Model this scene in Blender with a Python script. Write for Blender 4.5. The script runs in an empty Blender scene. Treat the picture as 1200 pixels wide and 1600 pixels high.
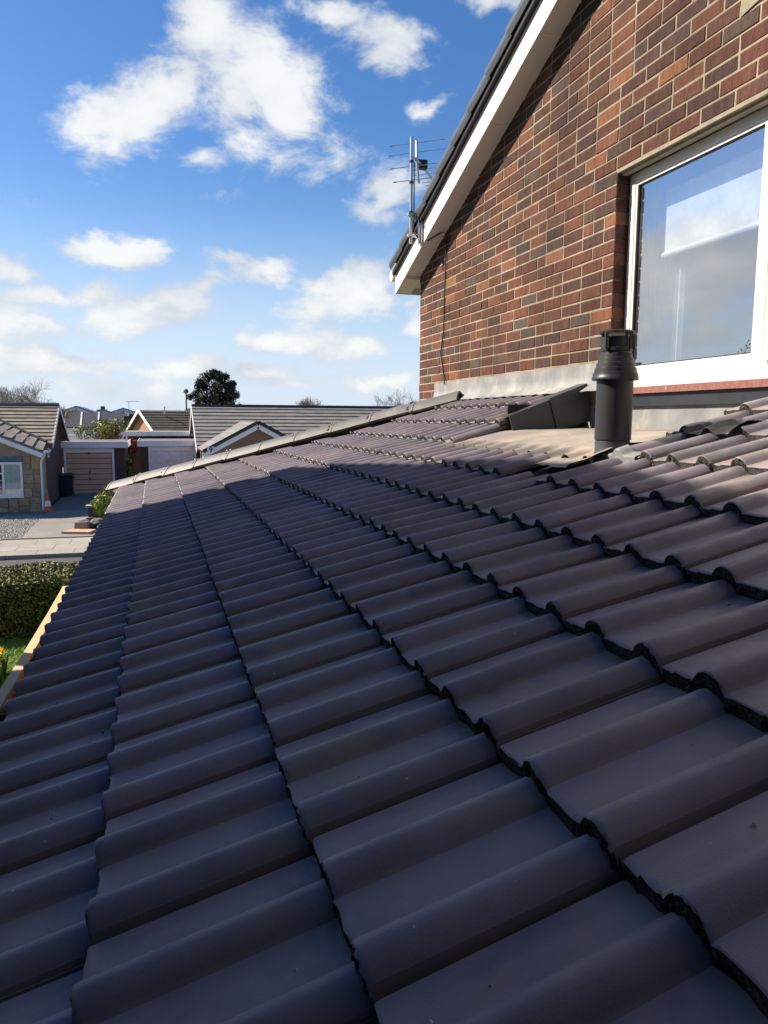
import bpy, bmesh, math, random
from math import sin, cos, tan, pi, radians, sqrt, atan2, asin, exp
from mathutils import Vector, Matrix, noise
random.seed(7)
S = bpy.context.scene
COL = S.collection
E = 3.5                                   # eye height above the ground
# ------------------------------------------------------------------ camera
YAW, PITCH, ROLL, FPX = .2987, .1224, .005, 1160.
fw = Vector((sin(YAW)*cos(PITCH), cos(YAW)*cos(PITCH), -sin(PITCH)))
rt = Vector((cos(YAW), -sin(YAW), 0)); up = rt.cross(fw)
rt, up = cos(ROLL)*rt+sin(ROLL)*up, cos(ROLL)*up-sin(ROLL)*rt
cam = bpy.data.cameras.new('camera'); co = bpy.data.objects.new('camera', cam); COL.objects.link(co)
cam.sensor_fit = 'VERTICAL'; cam.sensor_height = 24; cam.lens = FPX/1600*24
cam.clip_end = 3000; cam.clip_start = .02
m = Matrix((rt, up, -fw)).transposed().to_4x4(); m.translation = (0, 0, E)
co.matrix_world = m
S.camera = co
# ------------------------------------------------------------------ light
SUN = Vector((-1, .55, .93)).normalized()
sl = bpy.data.lights.new('sun', 'SUN'); sl.energy = 5.0; sl.angle = radians(.45); sl.color = (1, .89, .74)
so = bpy.data.objects.new('sun', sl); COL.objects.link(so)
so.location = (-30, 30, 40); so.rotation_euler = SUN.to_track_quat('Z', 'Y').to_euler()
S.view_settings.view_transform = 'Standard'; S.view_settings.look = 'None'
S.view_settings.exposure = 1.05; S.view_settings.gamma = 1; S.view_settings.use_curve_mapping = False
S.cycles.max_bounces = 6; S.cycles.transparent_max_bounces = 12
S.cycles.use_denoising = True
# ------------------------------------------------------------------ sky
w = bpy.data.worlds.new('World'); S.world = w; w.use_nodes = True
NT = w.node_tree; NT.nodes.clear()
class G:
    """tiny node-graph writer"""
    def __init__(s, nt): s.t = nt
    def n(s, typ, ins=(), out=0, **kw):
        d = s.t.nodes.new(typ)
        for k, v in kw.items(): setattr(d, k, v)
        it = ins.items() if isinstance(ins, dict) else enumerate(ins)
        for k, v in it:
            if v is None: continue
            if isinstance(v, bpy.types.NodeSocket): s.t.links.new(v, d.inputs[k])
            else: d.inputs[k].default_value = v
        return d.outputs[out]
    def m(s, op, *a): return s.n('ShaderNodeMath', a, operation=op)
    def v(s, op, *a, out=0): return s.n('ShaderNodeVectorMath', a, out, operation=op)
    def mix(s, f, a, b, blend='MIX'): return s.n('ShaderNodeMix', {0: f, 6: a, 7: b}, 2, data_type='RGBA', blend_type=blend)
    def noise(s, vec, scale, detail=4, rough=.55, out=0, dist=0): return s.n('ShaderNodeTexNoise', {'Vector': vec, 'Scale': scale, 'Detail': detail, 'Roughness': rough, 'Distortion': dist}, out)
    def ss(s, x, a, b): return s.n('ShaderNodeMapRange', {0: x, 1: a, 2: b, 3: 0., 4: 1.}, interpolation_type='SMOOTHSTEP')
    def ramp(s, x, stops):
        d = s.t.nodes.new('ShaderNodeValToRGB'); r = d.color_ramp
        while len(r.elements) < len(stops): r.elements.new(.5)
        for e, (p, c) in zip(r.elements, stops): e.position = p; e.color = (*c, 1)
        s.t.links.new(x, d.inputs[0]); return d.outputs[0]
g = G(NT)
sky = g.n('ShaderNodeTexSky', sky_type='NISHITA', sun_disc=False, sun_elevation=asin(SUN.z), sun_rotation=atan2(SUN.x, SUN.y), altitude=0, air_density=1., dust_density=.35, ozone_density=2.2)
dirv = g.n('ShaderNodeTexCoord')
sep = NT.nodes.new('ShaderNodeSeparateXYZ'); NT.links.new(dirv, sep.inputs[0])
az = g.m('ARCTAN2', sep.outputs[0], sep.outputs[1]); el = g.m('ARCSINE', sep.outputs[2])
uv = g.n('ShaderNodeCombineXYZ', (az, el, 0.))
nv = g.v('MULTIPLY', dirv, (1., 1., 1.7))
warp = g.v('SUBTRACT', g.noise(nv, 5.5, 5, .62, 1), (.5, .5, .5))
uvw = g.v('ADD', uv, g.v('MULTIPLY', warp, (.16, .12, 0.)))
def px_dir(x, y):
    d = fw*1160+rt*(x-600)-up*(y-800); d.normalize(); return atan2(d.x, d.y), asin(d.z)
# clouds standing in the sky: bearing and height of each, half axes and tilt in the photograph's pixels
CL = [(275,125,85,70,40,.9),(375,165,105,60,0,.85),(150,205,80,30,20,.8),(250,165,175,62,38,1.),(330,60,60,80,70,.95),(420,125,120,75,-25,.9),(475,190,90,75,20,.8),(590,60,75,50,-25,.95),(200,215,115,48,8,.85),
      (330,258,80,42,5,.8),(400,225,90,60,0,.75),(520,20,70,28,0,.8),(185,385,85,38,0,1.),(20,410,60,30,0,1.),(70,458,140,34,6,1.),(215,492,165,44,8,1.1),
      (300,455,80,30,25,.9),(388,415,68,30,0,1.),(530,458,105,44,12,1.15),(430,528,110,32,0,1.),(545,535,75,34,0,1.),(612,305,70,55,0,.75),(640,345,50,40,0,.6),
      (645,485,40,30,0,.9),(40,515,70,20,0,.9),(60,570,170,32,0,1.),(280,578,110,32,0,1.1),(180,610,260,36,0,.6),(420,590,80,20,0,.9),(570,598,95,24,0,.95),
      (480,612,200,26,0,.4),(750,15,70,26,0,.6),(665,165,25,18,0,.5),(-1050,300,330,120,-8,1.),(-1250,560,300,60,0,.9),(-700,420,200,60,10,.8),(-130,480,200,70,0,1.),(-160,250,140,60,20,.9)]
dens = None
for cx, cy, rx, ry, a, k in CL:
    u0, v0 = px_dir(cx, cy)
    mp = g.n('ShaderNodeMapping', (uvw, (u0, v0, 0), (0, 0, radians(a)), (rx/1160/cos(v0), ry/1160, 1)), vector_type='TEXTURE')
    ln = g.v('LENGTH', mp, out=1)
    b = g.m('MULTIPLY_ADD', ln, -k, k)
    dens = b if dens is None else g.m('SMOOTH_MAX', dens, b, .25)
f1 = g.noise(nv, 8, 10, .68, dist=.35); f2 = g.noise(nv, 2.6, 6, .6)
inview = g.ss(g.v('DISTANCE', uv, (px_dir(450, 250)[0], .25, 0), out=1), .62, .9)
wide = g.m('MULTIPLY', g.ss(f2, .54, .76), inview)                       # the same broken cumulus all round
dens = g.m('MAXIMUM', dens, g.m('SUBTRACT', g.m('MULTIPLY', wide, 1.2), .25))
dd = g.m('ADD', dens, g.m('MULTIPLY', g.m('SUBTRACT', f1, .5), 2.1))
alpha = g.ss(dd, .06, .66)
shade = g.ss(g.m('ADD', g.m('MULTIPLY', g.noise(g.v('ADD', nv, (.02, -.02, .035)), 7, 4, .55), 1.), g.m('MULTIPLY', dd, .35)), .45, .95)
ccol = g.mix(shade, (6.2, 6.7, 7.4, 1), (9.6, 9.7, 9.6, 1))
hz = g.ss(el, .30, .0)
skyc = g.mix(g.m('MULTIPLY', hz, .9), g.n('ShaderNodeHueSaturation', {'Hue': .508, 'Saturation': 1.3, 'Value': 1.45, 'Color': sky}), (6.6, 7.7, 9.5, 1))
fin = g.mix(g.m('MULTIPLY', alpha, .92), skyc, ccol)
bg = g.n('ShaderNodeBackground', {'Color': fin, 'Strength': .05})
g.n('ShaderNodeOutputWorld', (bg,)) if False else NT.links.new(bg, NT.nodes.new('ShaderNodeOutputWorld').inputs[0])
w.cycles.sampling_method = 'MANUAL'; w.cycles.sample_map_resolution = 512

# ------------------------------------------------------------------ materials
MATS = {}
def mat(name, c1, c2=None, scale=6, rough=.7, spec=.4, bump=0., bscale=60, speck=None, metal=0., rnd=0., stretch=(1,1,1), island=False, grime=None, objcol=False):
    if name in MATS: return MATS[name]
    M = bpy.data.materials.new(name); M.use_nodes = True; MATS[name] = M
    t = M.node_tree; q = G(t); P = t.nodes['Principled BSDF']
    c2 = c2 or tuple(x*.75 for x in c1)
    oi = t.nodes.new('ShaderNodeObjectInfo')
    tc = t.nodes.new('ShaderNodeTexCoord').outputs['Object']
    off = q.v('SCALE', (37., 91., 53.), None); t.links.new(oi.outputs['Random'], off.node.inputs[3])
    vec = q.v('MULTIPLY', q.v('ADD', tc, off), stretch)
    nz = q.noise(vec, scale, 6, .6)
    col = q.mix(q.ss(nz, .32, .68), (*c1, 1), (*c2, 1))
    if objcol:
        col = q.mix(1., q.mix(q.ss(nz, .3, .7), (.74, .74, .74, 1), (1.15, 1.15, 1.15, 1)), oi.outputs['Color'], 'MULTIPLY')
    if island:
        r = q.n('ShaderNodeNewGeometry', out='Random Per Island') if False else t.nodes.new('ShaderNodeNewGeometry').outputs['Random Per Island']
        col = q.mix(1., col, q.ramp(r, [(0, (.55, .55, .55)), (1, (1.45, 1.4, 1.3))]), 'MULTIPLY')
    if rnd:
        col = q.n('ShaderNodeHueSaturation', {'Value': q.m('MULTIPLY_ADD', oi.outputs['Random'], 2*rnd, 1-rnd), 'Color': col})
    if grime:
        gc, gs, lo, hi = grime
        col = q.mix(q.ss(q.noise(vec, gs, 5, .65), lo, hi), col, (*gc, 1))
    if speck:
        sc, ss_, th = speck
        vo = q.n('ShaderNodeTexVoronoi', {'Vector': vec, 'Scale': ss_})
        col = q.mix(q.ss(vo, th, th*.4), col, (*sc, 1))
    t.links.new(col, P.inputs['Base Color'])
    P.inputs['Roughness'].default_value = rough; P.inputs['Specular IOR Level'].default_value = spec; P.inputs['Metallic'].default_value = metal
    if bump:
        h = q.noise(vec, bscale, 5, .65)
        bp = q.n('ShaderNodeBump', {'Strength': min(1, bump*1.), 'Distance': .01, 'Height': h})
        t.links.new(bp, P.inputs['Normal'])
    return M

def tile_material():
    M = mat('tile concrete', (.186, .160, .188), (.143, .125, .150), scale=9, rough=.5, spec=.4, bump=.17, bscale=300, rnd=.18, grime=((.225, .185, .145), 4, .5, .78), speck=((.40, .39, .38), 24, .06))
    t = M.node_tree; P = t.nodes['Principled BSDF']; q = G(t)
    tc = t.nodes.new('ShaderNodeTexCoord').outputs['Object']
    r = q.n('ShaderNodeMapRange', {0: q.noise(tc, 14, 4, .6), 1: .3, 2: .7, 3: .42, 4: .62})
    t.links.new(r, P.inputs['Roughness'])
    # brown dirt washed down against the nose of the course above, pale lime streaks down the tile
    sp = t.nodes.new('ShaderNodeSeparateXYZ'); t.links.new(tc, sp.inputs[0]); oi = t.nodes.new('ShaderNodeObjectInfo')
    off = q.v('SCALE', (31., 17., 5.), None); t.links.new(oi.outputs['Random'], off.node.inputs[3]); v2 = q.v('ADD', tc, off)
    d = q.m('MULTIPLY', q.ss(q.m('ADD', sp.outputs[0], q.m('MULTIPLY', q.noise(v2, 28, 4, .6), .16)), .30, .40), q.ss(sp.outputs[2], .012, .0))
    base = P.inputs['Base Color'].links[0].from_socket
    c = q.mix(q.m('MULTIPLY', d, .75), base, (.075, .058, .043, 1))
    pan = q.m('MULTIPLY', q.ss(q.m('ADD', sp.outputs[2], q.m('MULTIPLY', sp.outputs[0], .088)), .036, .028), q.ss(q.noise(v2, 11, 5, .65), .25, .6))
    c = q.mix(q.m('MULTIPLY', pan, .62), c, (.25, .208, .198, 1))                # pan dust, lightened so the roll flanks read as shaded
    st = q.ss(q.noise(q.v('MULTIPLY', v2, (2.2, 26., 6.)), 1.6, 5, .6), .60, .76)
    c = q.mix(q.m('MULTIPLY', st, .30), c, (.27, .25, .235, 1))
    t.links.new(c, P.inputs['Base Color'])
    return M
TILE = tile_material()
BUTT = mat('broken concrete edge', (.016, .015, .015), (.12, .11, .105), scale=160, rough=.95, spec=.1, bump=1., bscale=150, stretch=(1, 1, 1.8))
BRICKM = mat('drag faced brick', (1, 1, 1), objcol=True, scale=26, rough=.92, spec=.15, bump=.75, bscale=85, stretch=(1, 1.6, .5), grime=((.07, .05, .045), 16, .6, .85), speck=((.45, .38, .3), 55, .06))
MORTAR = mat('cream mortar', (.35, .295, .225), (.27, .225, .17), scale=14, rough=.95, spec=.1, bump=.5, bscale=120)
LEAD = mat('lead sheet', (.27, .27, .265), (.20, .20, .205), scale=5, rough=.62, spec=.35, bump=.25, bscale=22, grime=((.36, .34, .30), 4, .5, .75))
LEADD = mat('dusty lead', (.31, .27, .225), (.25, .225, .20), scale=4, rough=.75, spec=.3, bump=.25, bscale=18, grime=((.26, .26, .265), 5, .55, .75))
UPVC = mat('white upvc', (.66, .63, .57), (.62, .595, .54), scale=4, rough=.35, spec=.45)
SOFF = mat('white soffit board', (.70, .63, .56), (.66, .59, .52), scale=3, rough=.5, spec=.35)
DPLAS = mat('dark grey plastic', (.052, .054, .06), (.043, .045, .05), scale=5, rough=.42, spec=.45, bump=.04, bscale=200)
VERGE = mat('slate grey plastic', (.085, .09, .10), (.07, .075, .085), scale=4, rough=.38, spec=.5)
FLUE = mat('black painted flue', (.017, .018, .022), (.026, .026, .029), scale=9, rough=.42, spec=.5, grime=((.07, .067, .065), 22, .62, .8))
BLACK = mat('black rubber', (.012, .012, .013), rough=.5)
BLKF = mat('old black painted board', (.014, .016, .024), (.022, .024, .032), scale=9, rough=.5, spec=.4, grime=((.16, .15, .15), 17, .66, .8))
RED = mat('faded red tile sill', (.25, .105, .09), (.20, .075, .065), scale=30, rough=.85, grime=((.33, .22, .19), 24, .55, .75), bump=.3, stretch=(1, 1.6, 1))
GALV = mat('galvanised steel', (.55, .56, .58), (.45, .46, .48), scale=20, rough=.35, spec=.5, metal=.75)
HIPM = mat('hip tile concrete', (.10, .095, .09), (.082, .078, .076), scale=8, rough=.55, spec=.45, bump=.12, bscale=150, rnd=.1, grime=((.2, .18, .155), 5, .55, .8))
GREYROOF = [mat('brown grey roof tile', (.24, .20, .16), (.16, .135, .11), scale=2.2, rough=.75, bump=.25, bscale=30, rnd=.13, grime=((.06, .055, .05), 1.2, .62, .8)),
            mat('slate grey roof tile', (.21, .195, .18), (.16, .15, .14), scale=2.2, rough=.7, bump=.25, bscale=30, rnd=.1),
            mat('mossy brown roof tile', (.085, .07, .05), (.055, .048, .035), scale=2.5, rough=.85, bump=.3, bscale=30, rnd=.15, grime=((.05, .06, .025), 3, .55, .75)),
            mat('hazed blue slate roof tile', (.12, .13, .165), (.095, .105, .135), scale=2.2, rough=.6, rnd=.08)]  # last one: blue slate lightened to stand for distance haze
BRK = [mat('far red brown brickwork', (.17, .085, .06), (.11, .06, .048), scale=9, rough=.9, stretch=(1, 1, 3), bump=.3, bscale=40),
       mat('far dark brickwork', (.10, .062, .05), (.07, .045, .04), scale=9, rough=.9, stretch=(1, 1, 3), bump=.3, bscale=40),
       mat('far orange brickwork', (.36, .19, .11), (.28, .14, .08), scale=9, rough=.9, stretch=(1, 1, 3))]
WHITE = mat('white painted board', (.80, .80, .80), (.74, .74, .75), scale=2, rough=.45)
TIMBER = mat('new pale timber', (.60, .44, .25), (.50, .35, .185), scale=8, rough=.7, bump=.25, bscale=60, stretch=(1, .12, 1))
TIMBV = mat('new pale fence board', (.56, .38, .19), (.44, .28, .13), scale=8, rough=.75, bump=.25, bscale=60, stretch=(1, 1, .12), rnd=.12)
DTIMB = mat('brown stained post', (.20, .10, .05), (.14, .07, .035), scale=8, rough=.8, stretch=(1, 1, .15))
CONC = mat('pale concrete paving', (.30, .27, .235), (.25, .23, .20), scale=2, rough=.9, bump=.2, bscale=30, rnd=.07, grime=((.19, .18, .16), 1.2, .6, .8))
DRIVE = mat('driveway concrete', (.22, .205, .185), (.18, .165, .15), scale=1.2, rough=.9, bump=.2, bscale=40, grime=((.17, .165, .155), .9, .55, .75))
ASPH = mat('asphalt', (.075, .073, .07), (.055, .054, .052), scale=5, rough=.9, bump=.3, bscale=90)
LAWN = mat('lawn soil', (.085, .13, .03), (.065, .105, .022), scale=6, rough=.95)
GRASSM = mat('grass blade', (.28, .42, .06), (.20, .33, .04), scale=30, rough=.7, island=True)
def leafmat(name, a, b, rough=.6): return mat(name, a, b, scale=3, rough=rough, island=True, spec=.35)
LGREEN = leafmat('hedge leaf', (.19, .19, .05), (.11, .13, .03))
DLEAF = leafmat('dark evergreen leaf', (.022, .036, .018), (.015, .026, .013))
BARK = mat('bark', (.11, .09, .075), (.075, .062, .055), scale=20, rough=.9)
TWIG = mat('hazed bare twigs', (.22, .20, .19), (.16, .145, .135), scale=3, rough=.9)  # twig colour lightened to stand for distance haze
def glass_material(name, refl, tint=(.96, .98, 1)):
    M = bpy.data.materials.new(name); M.use_nodes = True; t = M.node_tree; t.nodes.clear(); q = G(t)
    tr = q.n('ShaderNodeBsdfTransparent', {0: (*tint, 1)}); gl = q.n('ShaderNodeBsdfGlossy', {'Color': (.97, .98, 1, 1), 'Roughness': .0})
    fr = q.n('ShaderNodeFresnel', {'IOR': 1.5})
    bf = t.nodes.new('ShaderNodeNewGeometry').outputs['Backfacing']
    f = q.m('MULTIPLY', q.m('MINIMUM', q.m('MULTIPLY_ADD', fr, 1.6, refl), .95), q.m('SUBTRACT', 1., bf))
    o = t.nodes.new('ShaderNodeOutputMaterial'); t.links.new(q.n('ShaderNodeMixShader', (f, tr, gl)), o.inputs[0]); return M
GLASS = glass_material('window glass', .40)
GLASSB = glass_material('far window glass', .15)

def weather(M, scale, lo, hi, c0, c1):
    """broad stains that run across neighbouring pieces"""
    t = M.node_tree; q = G(t); P = t.nodes['Principled BSDF']; base = P.inputs['Base Color'].links[0].from_socket
    pos = t.nodes.new('ShaderNodeNewGeometry').outputs['Position']
    f = q.ss(q.noise(q.v('MULTIPLY', pos, (1, 1, .45)), scale, 6, .65), lo, hi)
    t.links.new(q.mix(1., base, q.mix(f, (*c0, 1), (*c1, 1)), 'MULTIPLY'), P.inputs['Base Color'])
weather(BRICKM, 1.7, .3, .7, (.72, .72, .74), (1.12, 1.08, 1.04)); weather(MORTAR, 1.7, .3, .7, (.68, .68, .68), (1.15, 1.12, 1.08)); weather(TILE, 1.3, .3, .7, (.84, .85, .88), (1.12, 1.08, 1.02))
weather(LEAD, 3.5, .35, .7, (.78, .79, .80), (1.1, 1.08, 1.04)); weather(LEADD, 3., .35, .68, (.70, .71, .74), (1.12, 1.08, 1.02)); weather(UPVC, 2.5, .25, .5, (.86, .85, .82), (1.02, 1.02, 1.02))
# ------------------------------------------------------------------ mesh writer
BASE = {}
class MB:
    def __init__(s): s.v = []; s.f = []; s.mi = []; s.cur = 0
    def add(s, vs, fs):
        k = len(s.v); s.v += [tuple(p) for p in vs]; s.f += [tuple(i+k for i in f) for f in fs]; s.mi += [s.cur]*len(fs)
    def hexa(s, p):  # 8 corners: bottom loop 0-3, top loop 4-7
        s.add(p, [(3, 2, 1, 0), (4, 5, 6, 7), (0, 1, 5, 4), (1, 2, 6, 5), (2, 3, 7, 6), (3, 0, 4, 7)])
    def box(s, x0, x1, y0, y1, z0, z1):
        s.hexa([(x0,y0,z0),(x1,y0,z0),(x1,y1,z0),(x0,y1,z0),(x0,y0,z1),(x1,y0,z1),(x1,y1,z1),(x0,y1,z1)])
    def slab(s, quad, t):   # quad counter-clockwise seen from outside, thickness t inwards
        a, b, c, d = [Vector(p) for p in quad]; n = (b-a).cross(d-a).normalized()*t
        s.hexa([a-n, b-n, c-n, d-n, a, b, c, d])
    def prism(s, poly, n):   # poly extruded by vector n
        k = len(poly); n = Vector(n)
        s.add([Vector(p) for p in poly]+[Vector(p)+n for p in poly], [tuple(range(k-1, -1, -1)), tuple(range(k, 2*k))]+[(i, (i+1) % k, k+(i+1) % k, k+i) for i in range(k)])
    def tube(s, pts, r, n=8, caps=True):
        pts = [Vector(p) for p in pts]; rs = r if isinstance(r, (list, tuple)) else [r]*len(pts); vs = []; fs = []
        ref = None
        for i, p in enumerate(pts):
            d = (pts[min(i+1, len(pts)-1)]-pts[max(i-1, 0)]).normalized()
            if ref is None: ref = d.orthogonal().normalized()
            ref = (ref-d*ref.dot(d)).normalized() if (ref-d*ref.dot(d)).length > 1e-6 else d.orthogonal().normalized()
            b = d.cross(ref)
            vs += [p+rs[i]*(cos(2*pi*k/n)*ref+sin(2*pi*k/n)*b) for k in range(n)]
        for i in range(len(pts)-1):
            fs += [(i*n+k, i*n+(k+1) % n, (i+1)*n+(k+1) % n, (i+1)*n+k) for k in range(n)]
        if caps: fs += [tuple(range(n-1, -1, -1)), tuple((len(pts)-1)*n+k for k in range(n))]
        s.add(vs, fs)
    def lathe(s, c, prof, n=32):   # prof [(r,z)]
        vs = []; fs = []
        for r, z in prof: vs += [(c[0]+r*cos(2*pi*k/n), c[1]+r*sin(2*pi*k/n), c[2]+z) for k in range(n)]
        for i in range(len(prof)-1): fs += [(i*n+k, i*n+(k+1) % n, (i+1)*n+(k+1) % n, (i+1)*n+k) for k in range(n)]
        s.add(vs, fs)
    def mesh(s, name, mats, off=(0, 0, 0), smooth=False):
        me = bpy.data.meshes.new(name); o = Vector(off)
        me.from_pydata([Vector(p)-o for p in s.v], [], s.f)
        for mm in (mats if isinstance(mats, (list, tuple)) else [mats]): me.materials.append(mm)
        if any(s.mi): me.polygons.foreach_set('material_index', s.mi)
        if smooth: me.polygons.foreach_set('use_smooth', [True]*len(s.f))
        me.update(); return me
    def build(s, name, mats, parent=None, smooth=False, **tags):
        off = BASE.get(parent.name, Vector((0, 0, 0))) if parent else tags.pop('at', Vector((0, 0, 0)))
        o = bpy.data.objects.new(name, s.mesh(name, mats, off, smooth)); COL.objects.link(o)
        if parent: o.parent = parent
        else: o.location = off
        BASE[o.name] = Vector(off)
        for k, v in tags.items(): o[k] = v
        if smooth == 'auto': auto(o.data)
        return o
def auto(me, ang=40):
    bm = bmesh.new(); bm.from_mesh(me)
    for e in bm.edges: e.smooth = len(e.link_faces) == 2 and e.calc_face_angle(3) < radians(ang)
    bm.to_mesh(me); bm.free()
def thing(name, label, cat, loc, group=None):
    o = bpy.data.objects.new(name, None); COL.objects.link(o); o.location = loc; o.empty_display_size = .1
    BASE[o.name] = Vector(loc); o['label'] = label; o['category'] = cat
    if group: o['group'] = group
    return o
def boxo(name, m_, parent, *b, **k):
    q = MB(); q.box(*b); return q.build(name, m_, parent, **k)
def link(name, me, parent, loc, rot=(0, 0, 0), **tags):
    o = bpy.data.objects.new(name, me); COL.objects.link(o); o.parent = parent
    o.location = Vector(loc)-BASE[parent.name]; o.rotation_euler = rot
    for k, v in tags.items(): o[k] = v
    return o

# ================================================================== GROUND
q = MB(); q.box(-1500, 1500, -600, 2400, -.6, -.02); q.build('ground', LAWN, kind='structure')
q = MB(); q.box(-60, 60, 15.2, 20.25, -.3, -.006); q.build('road', ASPH, kind='structure')
def kerb(y0, y1, parent=None):
    q = MB()
    for k in range(-22, 24):
        x = k*.915; q.box(x+.004, x+.911, y0, y1, -.2, .10+random.uniform(-.004, .004))
    return q.build('kerb', CONC, kind='structure')
kerb(20.25, 20.38)
q = MB(); q.box(-60, 60, 20.38, 23.0, -.2, .085); pav = q.build('pavement', CONC, kind='structure')
y = 20.40
slab_me = {}
for r_, dy in enumerate((.58, .85, .85)):
    x = -7.5+.33*r_
    while x < -1.2:
        dx = .9
        q = MB(); q.hexa([(x+.006, y+.006, .06), (x+dx-.006, y+.006, .06), (x+dx-.006, y+dy-.006, .06), (x+.006, y+dy-.006, .06)]+[(a, b, .094+random.uniform(-.003, .003)) for a, b in ((x+.006, y+.006), (x+dx-.006, y+.006), (x+dx-.006, y+dy-.006), (x+.006, y+dy-.006))])
        q.build('paving_slab', CONC, pav); x += dx
    y += dy
q = MB(); q.box(-60, 60, 23.0, 23.07, -.2, .12); q.build('edging_kerb', CONC, kind='structure')
q = MB(); q.add([(-3.75, 23.07, .10), (-.9, 23.07, .10), (-1.2, 37.6, .10), (-4.05, 37.6, .10)], [(0, 1, 2, 3)]); q.build('driveway', DRIVE, kind='structure')
q = MB(); q.box(-14, -3.78, 23.07, 30.2, -.1, .088); q.build('gravel_bed', mat('gravel bed', (.20, .19, .18), (.13, .125, .12), scale=40, rough=.95, bump=1, bscale=60), kind='structure')
q = MB()
for i in range(7000):
    x = random.uniform(-7, -3.8); yy = random.uniform(23.1, 28.8); r = random.uniform(.015, .035)
    o = [(x+r*cos(a)*random.uniform(.7, 1.2), yy+r*sin(a)*random.uniform(.7, 1.2), .088) for a in (0, 1.57, 3.14, 4.71)]
    q.add(o+[(x, yy, .088+r*random.uniform(.6, 1))], [(0, 1, 4), (1, 2, 4), (2, 3, 4), (3, 0, 4)])
q.build('gravel', mat('gravel stones', (.34, .32, .30), (.22, .21, .2), scale=3, rough=.9, island=True), kind='stuff')
q = MB(); q.box(-14, 18, 37.62, 80, -.1, .06); q.build('yard_paving', CONC, kind='structure')  # widened over unseen ground to cut green bounce from the lawn
q = MB(); q.box(-.7, 18, 23.08, 37.61, -.1, .064); q.build('added_front_yard', DRIVE, kind='structure')  # unseen paving added to keep green bounce off the house fronts

# ================================================================== MAIN HOUSE
W = 2.54; Z0 = E+.359
GS = .394                                             # gable slope
YC, ZC = 7.075, E+1.405                               # far wall corner, soffit height there
YA = 1.6                                              # gable apex
def zs(y): return ZC+GS*(YC-y) if y > YA else ZC+GS*(YC-YA)-GS*(YA-y)
YN = 2*YA-YC
house = thing('brick_house', 'two storey red brown brick house with white gable bargeboard and white window', 'house', (W, YC, 0))
WY0, WY1, WZ0, WZ1 = .9, 3.804, E+.199, Z0+14*.075    # window opening
q = MB()
XB = W+.003
# backing leaf with the window opening cut out
def wallpoly(pts): q.prism([(XB, a, b) for a, b in pts], (.09, 0, 0))
wallpoly([(WY1+.014, 0), (YC, 0), (YC, zs(YC)+.05), (WY1+.014, zs(WY1+.014)+.05)])
wallpoly([(WY0, 0), (WY1+.014, 0), (WY1+.014, WZ0-.1), (WY0, WZ0-.1)])
wallpoly([(WY0, WZ1), (WY1+.014, WZ1), (WY1+.014, zs(WY1+.014)+.05), (YA, zs(YA)+.05), (WY0, zs(WY0)+.05)])
wallpoly([(YN, 0), (WY0, 0), (WY0, zs(WY0)+.05), (YN, zs(YN)+.05)])
q.box(XB+.09, 10, YC-.25, YC, 0, ZC+.1); q.box(XB+.09, 10, YN, YN+.25, 0, ZC+.1); q.box(9.8, 10, YN+.25, YC-.25, 0, ZC+.1)
wall = q.build('wall', MORTAR, house)
# bricks
PAL = [((0.096, 0.049, 0.039), 6), ((0.109, 0.051, 0.039), 7), ((0.129, 0.058, 0.041), 7), ((0.081, 0.048, 0.041), 4), ((0.152, 0.068, 0.046), 3), ((0.090, 0.063, 0.052), 2), ((0.230, 0.107, 0.057), .8), ((0.193, 0.085, 0.053), 1.3), ((0.083, 0.066, 0.057), 1.2)]
def brick_colour():
    c = random.choices([p[0] for p in PAL], [p[1] for p in PAL])[0]; k = random.uniform(.82, 1.2)
    return tuple(x*k for x in c)
def brick_mesh(L, seed):
    rr = random.Random(seed); H = .0665; D = .10; q = MB(); c = .004
    def j(): return rr.uniform(-.0016, .0016)
    fr = [(-L/2+c+j(), c+j()), (L/2-c+j(), c+j()), (L/2-c+j(), H-c+j()), (-L/2+c+j(), H-c+j())]
    ou = [(-L/2+j(), j()), (L/2+j(), j()), (L/2+j(), H+j()), (-L/2+j(), H+j())]
    v = [(0, a, b) for a, b in fr]+[(c, a, b) for a, b in ou]+[(D, a, b) for a, b in ou]
    q.add(v, [(3, 2, 1, 0)]+[(i, (i+1) % 4, 4+(i+1) % 4, 4+i) for i in range(4)]+[(4+i, 4+(i+1) % 4, 8+(i+1) % 4, 8+i) for i in range(4)])
    me = q.mesh('brick', BRICKM); bm = bmesh.new(); bm.from_mesh(me); bmesh.ops.recalc_face_normals(bm, faces=bm.faces); bm.to_mesh(me); bm.free(); return me
BM = {}
def bmesh_for(L):
    k = (round(L, 3), random.randrange(4))
    if k not in BM: BM[k] = brick_mesh(L, hash(k) % 999)
    return BM[k]
bricks = []
for i in range(-3, 34):
    z = Z0+.075*i+.0042
    yend = YC
    off = 0 if i % 2 else .1125
    if random.random() < .2: off += random.uniform(-.02, .02)
    yy = YC
    first = True
    while yy > 1.5:
        L = .225 if not (first and off) else off
        if first and off == 0: L = .225
        if not first and random.random() < .06: L = .1125
        first = False
        a, b = yy-L, yy
        yy = a
        if i < 14 and b > WY1 > a-.02: a = WY1
        elif i < 14 and b <= WY1+.001: break
        if b-a < .04: continue
        if i < 0 and b < 6.55: continue
        if z+.066 > zs(b)-.0: 
            if z > zs(a): continue
        bricks.append((a+.0042, b-.0042, z))
cd = Vector((0, 0, E))
def vis(b):
    p = Vector((W, (b[0]+b[1])/2, b[2])); d = p-cd; x = d.dot(rt)/d.dot(fw)*FPX+600; yv = 800-d.dot(up)/d.dot(fw)*FPX
    inn = -40 < x < 1230 and -60 < yv
    return (0 if inn else 1, d.length)
bricks.sort(key=vis)
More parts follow.
